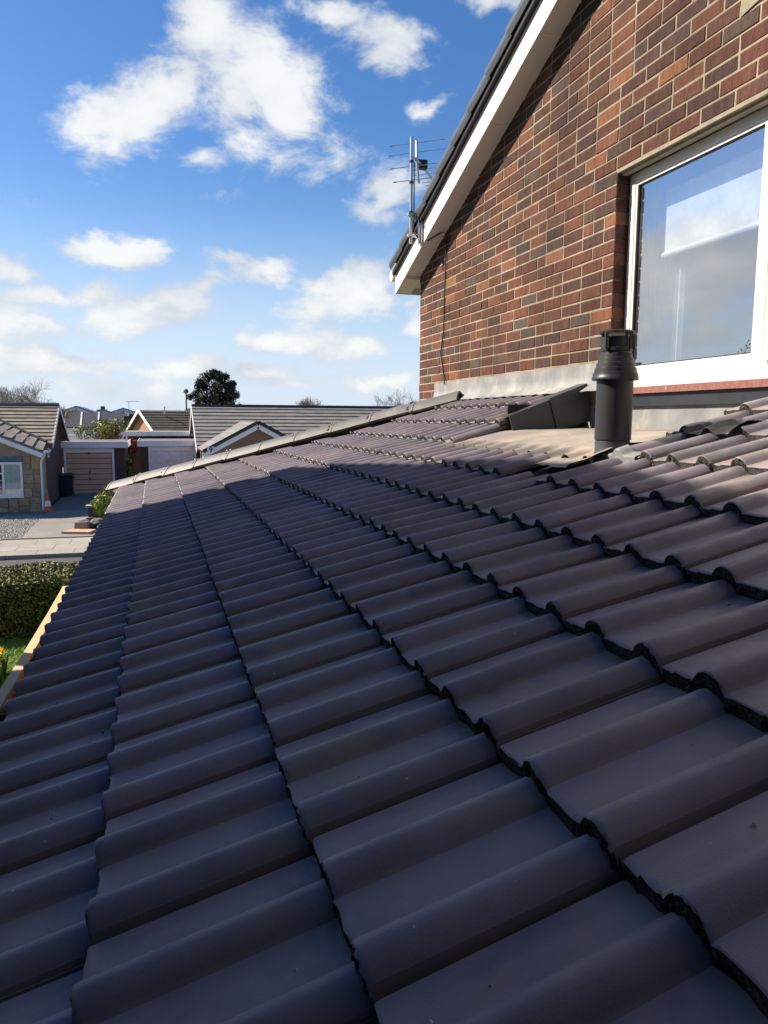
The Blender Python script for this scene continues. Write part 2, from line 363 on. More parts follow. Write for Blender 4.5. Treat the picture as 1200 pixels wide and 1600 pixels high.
from_far = MB(); fcol = []
for k, (a, b, z) in enumerate(bricks):
    L = b-a; xo = W+random.uniform(-.0025, .002)
    if k < 296:
        o = link('brick', bmesh_for(L), wall, (xo, (a+b)/2, z), (random.uniform(-.008, .008), 0, random.uniform(-.006, .006)))
        o.color = (*brick_colour(), 1)
    else:
        me = bmesh_for(L); c = brick_colour()
        from_far.add([Vector(v.co)+Vector((xo, (a+b)/2, z)) for v in me.vertices], [tuple(p.vertices) for p in me.polygons]); fcol += [c]*len(me.vertices)
BRICKF = mat('drag faced brick far', (1, 1, 1), scale=26, rough=.92, spec=.15, bump=.75, bscale=85, stretch=(1, 1.6, .5))
_t = BRICKF.node_tree; _q = G(_t); _a = _t.nodes.new('ShaderNodeAttribute'); _a.attribute_name = 'brick_colour'
_tc = _t.nodes.new('ShaderNodeTexCoord').outputs['Object']
_t.links.new(_q.mix(1., _q.mix(_q.ss(_q.noise(_q.v('MULTIPLY', _tc, (1, 1.6, .5)), 26, 5, .6), .3, .7), (.74, .74, .74, 1), (1.15, 1.15, 1.15, 1)), _a.outputs[0], 'MULTIPLY'), _t.nodes['Principled BSDF'].inputs['Base Color']); weather(BRICKF, 1.7, .3, .7, (.72, .72, .74), (1.12, 1.08, 1.04))
fo = from_far.build('brickwork', BRICKF, wall, kind='stuff')
at_ = fo.data.color_attributes.new('brick_colour', 'FLOAT_COLOR', 'POINT')
for k, c in enumerate(fcol): at_.data[k].color = (*c, 1)
# unseen dark block added behind the camera to cut sky fill on the roof
q = MB(); q.box(-3.0, W, -3.0, -.75, 0, E+1.9); q.build('sky_blocker', mat('dark sky blocker', (.028, .028, .032), (.04, .04, .045), scale=6, rough=.7), house)
# soffit, bargeboard, fascia edge, roof, verge caps
OV = .16
def along(y, dz=0, x=W): return Vector((x, y, zs(y)+dz))
Y1 = YC+.30
for n_, (ya, yb) in enumerate(((Y1, YA), (YN-.3, YA))):
    k = 8 if n_ == 0 else 1
    for i in range(k):                       # soffit in lengths with fine joints
        a = ya+(yb-ya)*i/k; b = ya+(yb-ya)*(i+1)/k; gsp = -.0015 if n_ == 0 else .0015
        pa, pb = along(a+gsp*(i > 0), 0), along(b-gsp, 0)
        q = MB(); q.hexa([pa-Vector((OV-.018, 0, 0)), pa+Vector((.01, 0, 0)), pb+Vector((.01, 0, 0)), pb-Vector((OV-.018, 0, 0))]+[p+Vector((0, 0, .012)) for p in (pa-Vector((OV-.018, 0, 0)), pa+Vector((.01, 0, 0)), pb+Vector((.01, 0, 0)), pb-Vector((OV-.018, 0, 0)))])
        q.build('soffit', SOFF, house)
    a = ya; b = yb
    q = MB(); h0, h1 = -.012, .175
    A, B = along(a, 0, W-OV), along(b, 0, W-OV); dx = Vector((.018, 0, 0)); u0, u1 = Vector((0, 0, h0)), Vector((0, 0, h1))
    q.hexa([A+u0, A+dx+u0, B+dx+u0, B+u0, A+u1, A+dx+u1, B+dx+u1, B+u1]); q.build('bargeboard', UPVC, house)
    # roof slab
    q = MB(); q.slab([along(a+(.12 if n_ == 0 else -.12), .27, W-OV+.02), along(b, .27, W-OV+.02), along(b, .27, 10.2), along(a+(.12 if n_ == 0 else -.12), .27, 10.2)][::(-1 if n_ == 0 else 1)], .09)
    q.build('roof', GREYROOF[1], house)
    # dark underside of the verge units
    q = MB(); v0, v1 = Vector((0, 0, .176)), Vector((0, 0, .205))
    A2, B2 = along(a, 0, W-OV-.035), along(b, 0, W-OV-.035); dw = Vector((.10, 0, 0))
    q.hexa([A2+v0, A2+dw+v0, B2+dw+v0, B2+v0, A2+v1, A2+dw+v1, B2+dw+v1, B2+v1]); q.build('verge_strip', BLACK, house)
# boxed end of the eave and its little return
q = MB(); q.hexa([(W-OV+.019, YC-.0, ZC-.03), (W+.3, YC, ZC-.03), (W+.3, Y1-.002, ZC-.062), (W-OV+.019, Y1-.002, ZC-.062), (W-OV+.019, YC, ZC-.002), (W+.3, YC, ZC-.002), (W+.3, Y1-.002, ZC-.061), (W-OV+.019, Y1-.002, ZC-.061)]); q.build('eave_box', SOFF, house)
q = MB(); q.hexa([(W-OV+.019, Y1, ZC-.125), (10, Y1, ZC-.125), (10, Y1+.02, ZC-.125), (W-OV+.019, Y1+.02, ZC-.125), (W-OV+.019, Y1, ZC+.06), (10, Y1, ZC+.06), (10, Y1+.02, ZC+.06), (W-OV+.019, Y1+.02, ZC+.06)]); q.build('fascia', UPVC, house)
q = MB(); q.tube([(W-OV-.02, Y1+.08, ZC+.06), (10, Y1+.08, ZC+.06)], .055, 10); q.build('gutter', UPVC, house, smooth='auto')
# stepped dry-verge caps
def verge_cap(L, hgt, wid):
    q = MB(); pr = [(-.0, -hgt), (-.012, -hgt*.6), (-.012, -.03), (-.004, -.006), (.02, .006), (wid, .004), (wid, -.012), (.03, -.012), (.006, -.03), (.006, -hgt)]
    vs = []; n = len(pr)
    for a, up_ in ((0, .012), (L*.5, .007), (L+.03, .0)):
        vs += [(x-(.006 if a == 0 else 0), a, z+up_) for x, z in pr]
    fs = [tuple(range(n)), tuple(range(3*n-1, 2*n-1, -1))]
    for r_ in range(2): fs += [(r_*n+i, r_*n+n+i, r_*n+n+(i+1) % n, r_*n+(i+1) % n) for i in range(n)]
    q.add(vs, fs); return q.mesh('verge_cap', VERGE)
capm = verge_cap(.345, .088, .12); ang = atan2(GS, 1)
for i in range(15):
    yy = Y1+.02-i*.345*cos(ang)
    if yy < YA+.2: break
    o = link('verge_cap', capm, house, along(yy, .305, W-OV-.05), (0, 0, 0))
    o.rotation_euler = Matrix(((1, 0, 0), (0, -cos(ang), sin(ang)), (0, sin(ang), cos(ang)))).transposed().to_euler() if False else (pi-ang if False else -ang, 0, 0)
    o.scale = (1, -1, 1)
# lintel, sills
boxo('lintel', mat('weathered lintel', (.30, .255, .19), (.22, .19, .145), scale=12, rough=.85, grime=((.12, .10, .08), 8, .55, .75)), house, W-.002, W+.07, WY0-.1, WY1+.004, WZ1-.018, WZ1-.001)
boxo('lintel_bead', mat('sealant bead', (.34, .29, .22), rough=.6), house, W+.02, W+.058, WY0, WY1-.012, WZ1-.032, WZ1-.019)
boxo('red_sill', RED, house, W-.045, W+.09, WY0-.1, WY1+.03, E+.152, E+.186)
boxo('black_board', BLKF, house, W-.026, W+.02, WY0-1.2, WY1-.02, E+.085, E+.150)
# lead flashing along the wall
q = MB(); n = 60
top = [(W-.012-.002*sin(k*1.7), 6.62-(6.62-WY1+.02)*k/n, Z0-.012+.004*noise.noise((k*.3, 0, 0))) for k in range(n+1)]
mid = [(W-.014+.004*noise.noise((k*.5, 5, 0)), p[1], E+.28) for k, p in enumerate(top)]
bot = [(W-.02+.004*noise.noise((k*.4, 9, 0)), p[1], E+.225+.003*noise.noise((k*.7, 1, 0))) for k, p in enumerate(top)]
lip = [(W-.10+.012*noise.noise((k*.6, 3, 0)), p[1], E+.178+.006*noise.noise((k*.9, 2, 0))) for k, p in enumerate(top)]
q.add(top+mid+bot+lip, [(r_*(n+1)+i, r_*(n+1)+i+1, (r_+1)*(n+1)+i+1, (r_+1)*(n+1)+i) for r_ in range(3) for i in range(n)])
q.build('wall_flashing', LEAD, house, smooth=True)
q = MB(); n = 40
rows = []
for r_, (x, z) in enumerate(((W-.004, E+.10), (W-.008, E+.04), (W-.012, E-.06))):
    rows += [(x+.004*noise.noise((k*.35, r_*3., 0)), WY1+.27-(WY1+.27-.6)*k/n, z) for k in range(n+1)]
q.add(rows, [(r_*(n+1)+i, r_*(n+1)+i+1, (r_+1)*(n+1)+i+1, (r_+1)*(n+1)+i) for r_ in range(2) for i in range(n)])
q.build('sill_flashing', LEAD, house, smooth=True)
# window
win = boxo('window', UPVC, house, W+.062, W+.125, WY0, WY1-.012, WZ0-.015, WZ0+.045)
boxo('sill', UPVC, win, W-.03, W+.061, WY0, WY1-.002, E+.188, E+.216)
FX0, FX1 = W+.074, W+.137
YM0, YM1 = 2.745, 2.80                        # mullion
def frame(name, y0, y1, z0, z1, t, x0, x1):
    q = MB(); q.box(x0, x1, y0, y0+t, z0, z1); q.box(x0, x1, y1-t, y1, z0, z1); q.box(x0, x1, y0+t, y1-t, z1-t, z1); q.box(x0, x1, y0+t, y1-t, z0, z0+t)
    o = q.build(name, UPVC, win); 
    bm = bmesh.new(); bm.from_mesh(o.data); bmesh.ops.bevel(bm, geom=[e for e in bm.edges], offset=.003, segments=1, affect='EDGES'); bm.to_mesh(o.data); bm.free(); return o
frame('frame', YM0, WY1-.012, WZ0+.046, WZ1-.03, .052, FX0, FX1)
frame('frame', WY0, YM0-.002, WZ0+.046, WZ1-.03, .05, FX0, FX1)
frame('sash', WY0+.035, YM0-.025, WZ0+.075, WZ1-.06, .062, FX0-.018, FX0+.03)
def bead(y0, y1, z0, z1, x): 
    q = MB(); t = .016
    for a in ((y0, y0+t, z0, z1), (y1-t, y1, z0, z1), (y0+t, y1-t, z0, z0+t), (y0+t, y1-t, z1-t, z1)): q.box(x, x+.02, *a)
    return q.build('glazing_bead', UPVC, win)
by0, by1, bz0, bz1 = YM0+.053, WY1-.065, WZ0+.099, WZ1-.083
bead(by0, by1, bz0, bz1, FX0+.004)
q = MB(); t = .006
for a in ((by0+.016, by0+.016+t, bz0+.016, bz1-.016), (by1-.016-t, by1-.016, bz0+.016, bz1-.016), (by0+.022, by1-.022, bz0+.016, bz0+.016+t), (by0+.022, by1-.022, bz1-.016-t, bz1-.016)): q.box(FX0+.010, FX0+.026, *a)
q.build('gasket', BLACK, win)
boxo('pane', GLASS, win, FX0+.018, FX0+.022, by0+.016, by1-.016, bz0+.016, bz1-.016)
sy0, sy1, sz0, sz1 = WY0+.097, YM0-.087, WZ0+.137, WZ1-.122
bead(sy0, sy1, sz0, sz1, FX0-.012)
boxo('pane', GLASS, win, FX0+.002, FX0+.006, sy0+.008, sy1-.008, sz0+.008, sz1-.008)
# room behind the glass
ROOM = mat('room paint', (.42, .45, .50), (.38, .41, .46), scale=1, rough=.9)
q = MB(); x0, x1 = W+.13, W+3.2; ya, yb, za, zb = .3, 4.3, E-1.0, E+1.62
for b in ((x1, x1+.05, ya, yb, za, zb), (x0, x1, ya-.05, ya, za, zb), (x0, x1, yb, yb+.05, za, zb), (x0, x1, ya, yb, za-.05, za), (x0, x1, ya, yb, zb, zb+.05)): q.box(*b)
q.build('room', ROOM, house)
# vent bracket and mortar patch high on the wall, cable clip
boxo('wall_bracket', BLACK, house, W-.05, W-.003, 2.76, 2.80, E+1.84, E+1.86)
q = MB(); q.add([(W-.0035, 2.92, E+1.78), (W-.0035, 2.80, E+1.80), (W-.0035, 2.79, E+1.95), (W-.0035, 2.90, E+1.94)], [(0, 1, 2, 3)]); q.prism([(W-.004, 2.92, E+1.79), (W-.004, 2.80, E+1.80), (W-.004, 2.78, E+1.97), (W-.004, 2.9, E+1.95)], (.01, 0, 0)); q.build('mortar_patch', mat('mossy mortar', (.30, .275, .19), (.22, .21, .14), scale=30, rough=.95), house)
# blind and curtain (hang in the room)
q = MB(); x = W+.215; ya, yb = 2.70, 3.655
vs = []; 
q.box(x, x+.003, ya, yb, E+.935, E+1.26); q.tube([(x, ya, E+.925), (x, yb, E+.925)], .016, 10); q.tube([(x+.02, ya, E+1.265), (x+.02, yb, E+1.265)], .022, 10)
q.build('roller_blind', mat('white blind cloth', (.80, .82, .80), rough=.8), label='white roller blind half lowered behind the window glass', category='blind', at=Vector((x, yb, E+.92)))
q = MB(); n = 60
for r_, z in enumerate((E-.2, E+1.35)):
    pass
pts = [(W+.30+.025*sin(k*.9), 3.93-.38*k/n) for k in range(n+1)]
q.add([(a, b, E-.2) for a, b in pts]+[(a, b, E+1.4) for a, b in pts], [(i, i+1, n+2+i, n+1+i) for i in range(n)])
q.build('curtain', mat('pale net curtain', (.55, .62, .68), rough=.9), smooth=True, label='pale curtain gathered at the far side of the window', category='curtain', at=Vector((W+.3, 3.9, E-.2)))

# ================================================================== LEAN-TO ROOF
RP = radians(16.6); ZR = E+.11; C0 = 3.095; GA = .3147; T = .0275; HR = .0255; Y0 = .985; TWD = .3
ES = Vector((-cos(RP), 0, -sin(RP))); EN = Vector((-sin(RP), 0, cos(RP))); O = Vector((W, 0, ZR))
def lift(s, y): return .058*min(1, max(0, (y-2.45)/1.4))*max(0, .9-s)/.9-.011*min(1, max(0, (3.6-y)/1.5))*min(1, max(0, (1.85-s)/.35))      # the old roof kicks up a little towards the far wall
def rp(s, y, n=0.): return O+ES*s+Vector((0, y, 0))+EN*(n+lift(s, y))
ext = thing('lean_to_extension', 'single storey extension with dark grey double roll tile roof against the brick wall', 'extension', (-.1, 4, 0))
SKEW = -.063                                            # the tile columns run slightly out of square
def ysh(s): return SKEW*(s-1.82)
def hroll(y):
    h = 0.
    for c in (.036, .186, .336):
        t_ = abs(y-c)/.0335
        if t_ < 1: h = max(h, HR*cos(pi*t_/2)**.74)
    return h
def tile_mesh(length, seed, jag=1., T_=T):
    rr = random.Random(seed); q = MB()
    ys = [.0, .0015, .0035, .006, .009, .0125, .0165, .021, .026, .031, .036, .041, .046, .051, .056, .061, .066, .0705, .0745, .078, .084, .10, .13, .145, .1475, .151, .155, .159, .1635, .1675, .172, .176, .181, .186, .191, .196, .201, .2055, .21, .2145, .219, .223, .227, .232, .245, .261, .263, .2910, .2920, .299, .300, .306]
    def prof(y):
        if y < .002: return -.002 if y == 0 else .005
        if y > .2995: return -.004
        if y > .2915: return -.016
        if y > .262: return -.003
        return hroll(y)
    As = [.0, .003, .010, .08, .20, length]
    rows = []
    for a in As:
        row = []
        for y in ys:
            n = T_*(1-a/GA)+prof(y)
            if a == 0: n -= .0035
            elif a == .003: n -= .0008
            row.append((a, y, n))
        rows.append(row)
    rows = [[(a, y-SKEW*a, n) for a, y, n in r_] for r_ in rows]
    # ragged nose line
    jit = [rr.uniform(-.0022, .0022)*jag for _ in ys]
    rows[0] = [(a+j, y, n) for (a, y, n), j in zip(rows[0], jit)]
    k = len(ys); vs = [p for r_ in rows for p in r_]; fs = []
    for r_ in range(len(rows)-1): fs += [(r_*k+i, (r_+1)*k+i, (r_+1)*k+i+1, r_*k+i+1) for i in range(k-1)]
    q.add(vs, [f[::-1] for f in fs])
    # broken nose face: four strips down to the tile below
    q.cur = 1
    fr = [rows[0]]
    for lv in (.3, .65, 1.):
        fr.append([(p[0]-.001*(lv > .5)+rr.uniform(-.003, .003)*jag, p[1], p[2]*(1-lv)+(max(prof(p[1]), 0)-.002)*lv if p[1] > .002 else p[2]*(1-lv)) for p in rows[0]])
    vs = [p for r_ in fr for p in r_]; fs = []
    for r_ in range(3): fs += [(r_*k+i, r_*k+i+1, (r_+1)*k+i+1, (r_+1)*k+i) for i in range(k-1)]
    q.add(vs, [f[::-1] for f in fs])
    # seam side lip
    q.cur = 0
    q.add([rows[i][0] for i in range(len(As))]+[(p[0], p[1]+.001, p[2]-.014) for p in [rows[i][0] for i in range(len(As))]], [(i, i+1, len(As)+i+1, len(As)+i) for i in range(len(As)-1)])
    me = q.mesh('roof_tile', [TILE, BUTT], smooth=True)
    bm = bmesh.new(); bm.from_mesh(me); bmesh.ops.remove_doubles(bm, verts=bm.verts, dist=.00005)
    for e in bm.edges: e.smooth = len(e.link_faces) == 2 and e.calc_face_angle(3) < radians(38) and e.link_faces[0].material_index == e.link_faces[1].material_index
    for f in bm.faces:
        if f.material_index == 1: f.smooth = False
    bm.to_mesh(me); bm.free(); return me
TM = [tile_mesh(.39, s) for s in range(4)]; TS = [tile_mesh(.235, 10+s) for s in range(2)]
HA, HB = Vector((-.45, 8.6, E-.67)), Vector((2.45, 5.9, E+.25))       # hip line (top of caps)
def hipy(x): return HA.y+(HB.y-HA.y)*(x-HA.x)/(HB.x-HA.x)
hn = Vector((-(HB.y-HA.y), HB.x-HA.x, 0)).normalized()                # points away over the hip
rotT = (0, -RP, 0)
NC = 10
def course_s(c): return C0-GA*c-.0038*max(0, 4-c)**2          # the lowest courses were gauged a little closer
for c in range(NC):
    s = course_s(c)
    for j in range(-3, 27):
        y = Y0+TWD*j+ysh(s)
        if c >= 7 and 5 <= j <= 9: continue
        if c == 6 and j == 5: continue
        x_lo, x_hi = rp(s, 0).x, rp(s-GA, 0).x
        if y > max(hipy(x_lo), hipy(x_hi))+.05: continue
        me = random.choice(TS if c == 9 else TM)
        cut = y+.31 > min(hipy(x_lo), hipy(x_hi+.1))
        o = link('roof_tile', me, ext, rp(s+random.uniform(-.003, .003), y+random.uniform(-.0008, .0008), random.uniform(-.001, .0015)), (random.uniform(-.005, .005), -RP-(lift(s-GA, y)-lift(s, y))/GA+random.uniform(-.003, .003), random.uniform(-.003, .003)))
        if cut:
            bm = bmesh.new(); bm.from_mesh(me)
            M_ = Matrix.LocRotScale(rp(s, y), Matrix.Rotation(-RP, 3, 'Y').to_quaternion(), None); Mi = M_.inverted()
            bmesh.ops.bisect_plane(bm, geom=bm.verts[:]+bm.edges[:]+bm.faces[:], plane_co=Mi @ (HA-hn*.03), plane_no=Mi.to_3x3() @ hn, clear_outer=True)
            if len(bm.faces) < 8: bm.free(); bpy.data.objects.remove(o); continue
            m2 = bpy.data.meshes.new('cut_tile'); bm.to_mesh(m2); bm.free()
            for mm in me.materials: m2.materials.append(mm)
            o.data = m2
# underlay, deck, hip end
q = MB()
def deck(pts): q.prism([rp(a, b, -.016) for a, b in pts], EN*-.05)
deck([(.02, .05), (.02, 2.52), (C0-.09, 2.52), (C0-.09, .05)]); deck([(.93, 2.52), (.93, 4.08), (C0-.09, 4.08), (C0-.09, 2.52)]); deck([(.02, 4.08), (.02, 5.85), (C0-.09, 8.55), (C0-.09, 4.08)])
q.prism([(W, 2.52, E-.12), (W, 4.08, E-.12), (1.6, 4.08, E-.32), (1.6, 2.52, E-.32)], (0, 0, -.05)); q.build('roof_deck', mat('roof felt', (.02, .02, .022)), ext)
q = MB(); e0 = Vector((-.45, 8.62, E-.80)); q.prism([e0, (2.54, 8.62, E-.80), (2.54, 5.95, E+.08), Vector((2.40, 5.95, E+.08))], (0, .02, .06)); q.build('hip_slope', TILE, ext)
n = 120; q = MB(); vs = []
for k in range(n+1):
    y = .1+8.4*k/n; vs += [rp(C0-.060+.012*noise.noise((y*3, 0, 0))+.006*random.random(), y, -.006), rp(C0-.05, y, -.004)]
q.add(vs, [(2*k, 2*k+1, 2*k+3, 2*k+2) for k in range(n)]); q.build('underlay', mat('blue roofing membrane', (.10, .22, .48), rough=.6), ext)
q = MB(); q.box(-.36, -.34, .1, 8.5, E-1.02, E-.80); q.build('fascia', UPVC, ext)
q = MB(); q.box(-.2, .05, .1, 8.35, 0, E-.85); q.box(.05, W, 8.1, 8.35, 0, E-.85); q.build('wall', BRK[0], ext)
# hip caps
hd = (HB-HA); HL = hd.length; hd.normalize(); side = Vector((-hd.y, hd.x, 0)).normalized(); hu = side.cross(hd); hu = hu if hu.z > 0 else -hu
CN = 10; CLn = HL/CN
q = MB(); pr = []
for k in range(9):
    t_ = -1+2*k/8; pr.append((.128*t_, -.085*abs(t_)**1.7))
inn = [(x*.86, z-.016) for x, z in pr[::-1]]
ring = pr+inn; n = len(ring); vs = []
for a, k in ((0, 1.05), (.02, 1.05), (.022, 1.0), (CLn+.03, .97)): vs += [(a, x*k, z*k+(.004 if k > 1 else 0)) for x, z in ring]
fs = [tuple(range(n)), tuple(range(4*n-1, 3*n-1, -1))]
for r_ in range(3): fs += [(r_*n+i, (r_+1)*n+i, (r_+1)*n+(i+1) % n, r_*n+(i+1) % n) for i in range(n)]
q.add(vs, fs); capme = q.mesh('hip_tile', HIPM, smooth=True); 
bm = bmesh.new(); bm.from_mesh(capme); bmesh.ops.recalc_face_normals(bm, faces=bm.faces); bm.to_mesh(capme); bm.free(); auto(capme, 35)
hr = Matrix((hd, side, hu)).transposed()
for k in range(CN):
    e_ = hr.to_euler(); 
    o = link('hip_tile', capme, ext, HA+hd*CLn*k+hu*random.uniform(-.004, .006), (e_.x+random.uniform(-.02, .02), e_.y+random.uniform(-.006, .006), e_.z+random.uniform(-.006, .006)))
    if k:
        q = MB(); p = HA+hd*(CLn*k-.004)
        for _ in range(7):
            a = random.uniform(-.11, .11); z_ = -.085*abs(a/.128)**1.7
            cpt = p+side*a+hu*(z_+.004)+hd*random.uniform(-.02, .012); r = random.uniform(.008, .017)
            q.add([cpt+Vector(v)*r for v in ((1, 0, 0), (0, 1, 0), (-1, 0, 0), (0, -1, 0), (0, 0, 1), (0, 0, -1))], [(0, 1, 4), (1, 2, 4), (2, 3, 4), (3, 0, 4), (1, 0, 5), (2, 1, 5), (3, 2, 5), (0, 3, 5)])
        q.build('hip_clip', BLACK, ext)
# lead apron in the recess below the window
YL0, YL1 = 2.52, 4.085
def flatz(s): return E-.035-.03*s if s < .5 else E-.05-.075*((s-.5)/.38)**1.3 if s < .88 else E-.125
q = MB(); ny, ns = 150, 40; vs = []
for i in range(ny+1):
    y = YL0+(YL1-YL0)*i/ny
    for k in range(ns+1):
        s = .955-.935*k/ns
        yl = (y-Y0-ysh(s)) % TWD
        over = T*(1-(C0-GA*6-s)/GA)+hroll(yl)+.006
        flat = .02+(.80-s)*-.02
        zt = E-.03+.0*s
        flat_z = flatz(s)
        pn = (flat_z-rp(s, y).z)/EN.z
        t_ = min(1, max(0, (s-.80)/.07)); t_ = t_*t_*(3-2*t_)
        edge = .010*noise.noise((y*6, .5, 0)) if k == 0 else 0
        nn = pn*(1-t_)+over*t_+.0025*noise.noise((y*9, s*9, 0))
        vs.append(rp(s+edge, y, nn))
q.add(vs, [(i*(ns+1)+k, i*(ns+1)+k+1, (i+1)*(ns+1)+k+1, (i+1)*(ns+1)+k) for i in range(ny) for k in range(ns)])
q.build('lead_apron', LEADD, ext, smooth=True)
# dark verge covers closing the tiles on the far side of the recess
def cheek(s0, s1, y, top, hgt):
    q = MB(); pts = []
    a = [rp(s0, y, top), rp(s1, y, top)]
    def low(s): return max(-hgt, (flatz(max(s, 0))-.01-rp(s, y).z)/EN.z)
    poly = [rp(s0, y, top), rp(s1, y, top), rp(s1, y, low(s1)), rp(s0, y, low(s0))]
    q.prism(poly, (0, .008, 0)); q.prism([rp(s0, y, top), rp(s1, y, top), rp(s1, y, top+.006), rp(s0, y, top+.006)], (0, .10, 0))
    return q.build('verge_cover', DPLAS, ext)
cheek(.545, .262, 3.985, .052, .16); cheek(.268, .004, 3.975, .062, .16)
boxo('cheek_board', mat('dark stained upstand', (.035, .028, .026), rough=.7), ext, 2.02, W, 4.058, 4.072, E-.16, E+.10)
# grey metal saddle at the near corner of the recess and torn felt
q = MB(); n = 40; vs = []
s7 = C0-GA*7
for k in range(n+1):
    y = 2.325+.208*k/n; hr_ = hroll((y-Y0-ysh(s7)) % TWD)
    vs += [rp(s7-.045, y, T*(1+.045/GA)*.92+hr_+.003), rp(s7+.004, y, T+hr_+.0045), rp(s7+.009, y, T+hr_+.001), rp(s7+.011, y, hr_+.003), rp(s7+.03, y, hr_+.001)]
q.add(vs, [(5*k+a_, 5*k+5+a_, 5*k+6+a_, 5*k+1+a_) for k in range(n) for a_ in range(4)]); q.build('lead_clip', mat('bright lead', (.24, .24, .245), (.18, .18, .19), scale=12, rough=.5, bump=.3, bscale=60), ext, smooth='auto')
q = MB(); n = 14; vs = []
for i in range(n+1):
    for k in range(n+1):
        y = 2.15+.28*i/n; s = .60-.13*k/n
        vs.append(rp(s, y, T*(1-(C0-GA*8-min(s, C0-GA*8))/GA)*.6+hroll((y-Y0-ysh(s)) % TWD)+.012+.016*noise.noise((y*16, s*16, 4))))
q.add(vs, [(i*(n+1)+k, i*(n+1)+k+1, (i+1)*(n+1)+k+1, (i+1)*(n+1)+k) for i in range(n) for k in range(n)]); q.build('torn_felt', mat('crumpled black felt', (.045, .043, .045), rough=.7, bump=.3, bscale=40), ext)
# chalk scribble on one tile
q = MB()
sc0 = C0-GA*5-.04; yb = Y0+TWD*5+.036+ysh(C0-GA*5)
for k, (a0, b0, a1, b1) in enumerate([(.0, .004, .006, -.008), (.02, .004, .024, -.006), (.024, -.006, .032, .003), (.032, .003, .04, -.006), (.055, .004, .058, -.006), (.07, .004, .073, -.006), (.085, .004, .088, -.006)]):
    p0 = rp(sc0-a0, yb-b0, T*.9+HR-.0+.001); p1 = rp(sc0-a1, yb-b1, T*.75+HR+.001); q.tube([p0, p1], .0012, 5)
q.build('chalk_mark', mat('chalk', (.6, .6, .6)), ext)

# crumbs of mortar and grit lying on the tiles
for nm, mt_, cnt in (('mortar_crumbs', mat('pale mortar crumb', (.42, .40, .37), (.3, .285, .26), scale=3), 380), ('dark_grit', mat('dark grit', (.02, .018, .017)), 150)):
    q = MB()
    for _ in range(cnt):
        c = random.randrange(0, 8); s0 = course_s(c)-random.uniform(.02, .30); y = random.uniform(.45, 3.6); aa = course_s(c)-s0
        r = random.choice((.0014, .0018, .0024, .0034)); yl = (y-Y0-ysh(s0)) % TWD
        if any(abs(yl-k) < .05 for k in (.036, .186, .3)): continue
        p = rp(s0, y, T*(1-aa/GA)+r*.4); pts_ = [p+Vector((random.uniform(.6, 1.2)*r*cos(k*1.05), random.uniform(.6, 1.2)*r*sin(k*1.05), 0)) for k in range(6)]; tp = p+EN*r
        q.add(pts_+[tp], [(k, (k+1) % 6, 6) for k in range(6)])
    q.build(nm, mt_, ext, kind='stuff')

# ================================================================== FLUE
fx, fy, fz = 1.735, 2.56, E-.177
fl = thing('flue_terminal', 'black vertical boiler flue with ringed conical cowl standing on the tiled roof', 'flue', (fx, fy, fz))
R_ = .068
q = MB(); q.lathe((fx, fy, fz), [(R_*.96, -.05), (R_*.96, .105), (R_*1.03, .107), (R_*1.03, .345), (R_*.9, .346)], 48); q.build('pipe', FLUE, fl, smooth='auto')
q = MB(); q.lathe((fx, fy, fz), [(R_*a, b) for a, b in ((.8, .342), (1.27, .338), (1.31, .341), (1.31, .349), (1.27, .353), (1.26, .366), (1.19, .368), (1.17, .385), (1.10, .387), (1.08, .404), (1.01, .406), (.99, .423), (.92, .425), (.90, .440), (.84, .442), (.84, .449), (.89, .451), (.89, .462), (.8, .464), (.79, .505), (.2, .506))], 48); q.build('cowl', FLUE, fl, smooth='auto')
q = MB(); q.lathe((fx, fy, fz), [(.0, .522), (R_*1.04, .518), (R_*1.05, .523), (R_*.9, .528), (0, .531)], 48); q.build('cap', FLUE, fl, smooth='auto')
for k in range(4):
    a = k*pi/2+.35; q = MB(); c_, s_ = cos(a)*R_*.95, sin(a)*R_*.95
    q.box(fx+c_-.006, fx+c_+.006, fy+s_-.004, fy+s_+.004, fz+.455, fz+.518); q.build('cap_leg', FLUE, fl)
q = MB(); q.lathe((fx, fy, fz), [(R_*.97, .102), (R_*1.0, .10), (R_*1.0, .062), (R_*1.1, .045), (R_*1.45, .022), (R_*2.1, .002)], 48); q.build('collar', DPLAS, fl, smooth='auto')
q = MB(); n = 24; vs = []
for i in range(n+1):
    for k in range(n+1):
        s = 1.06-.36*i/n; y = 2.50+.32*k/n; p = rp(s, y, .028)
        d = sqrt((p.x-fx)**2+(p.y-fy)**2)
        hgt = .010+max(0, .03*(1-d/.17))+.006*noise.noise((s*14, y*14, 1))
        if k <= 3: hgt += hroll(.036+(.0335*k/3))*.9 if k < 3 else .004
        vs.append(rp(s, y, T*(1-(C0-GA*6-min(s, C0-GA*6))/GA)*.85+hgt))
q.add(vs, [(i*(n+1)+k, (i+1)*(n+1)+k, (i+1)*(n+1)+k+1, i*(n+1)+k+1) for i in range(n) for k in range(n)]); q.build('lead_slate', LEADD, fl, smooth=True)

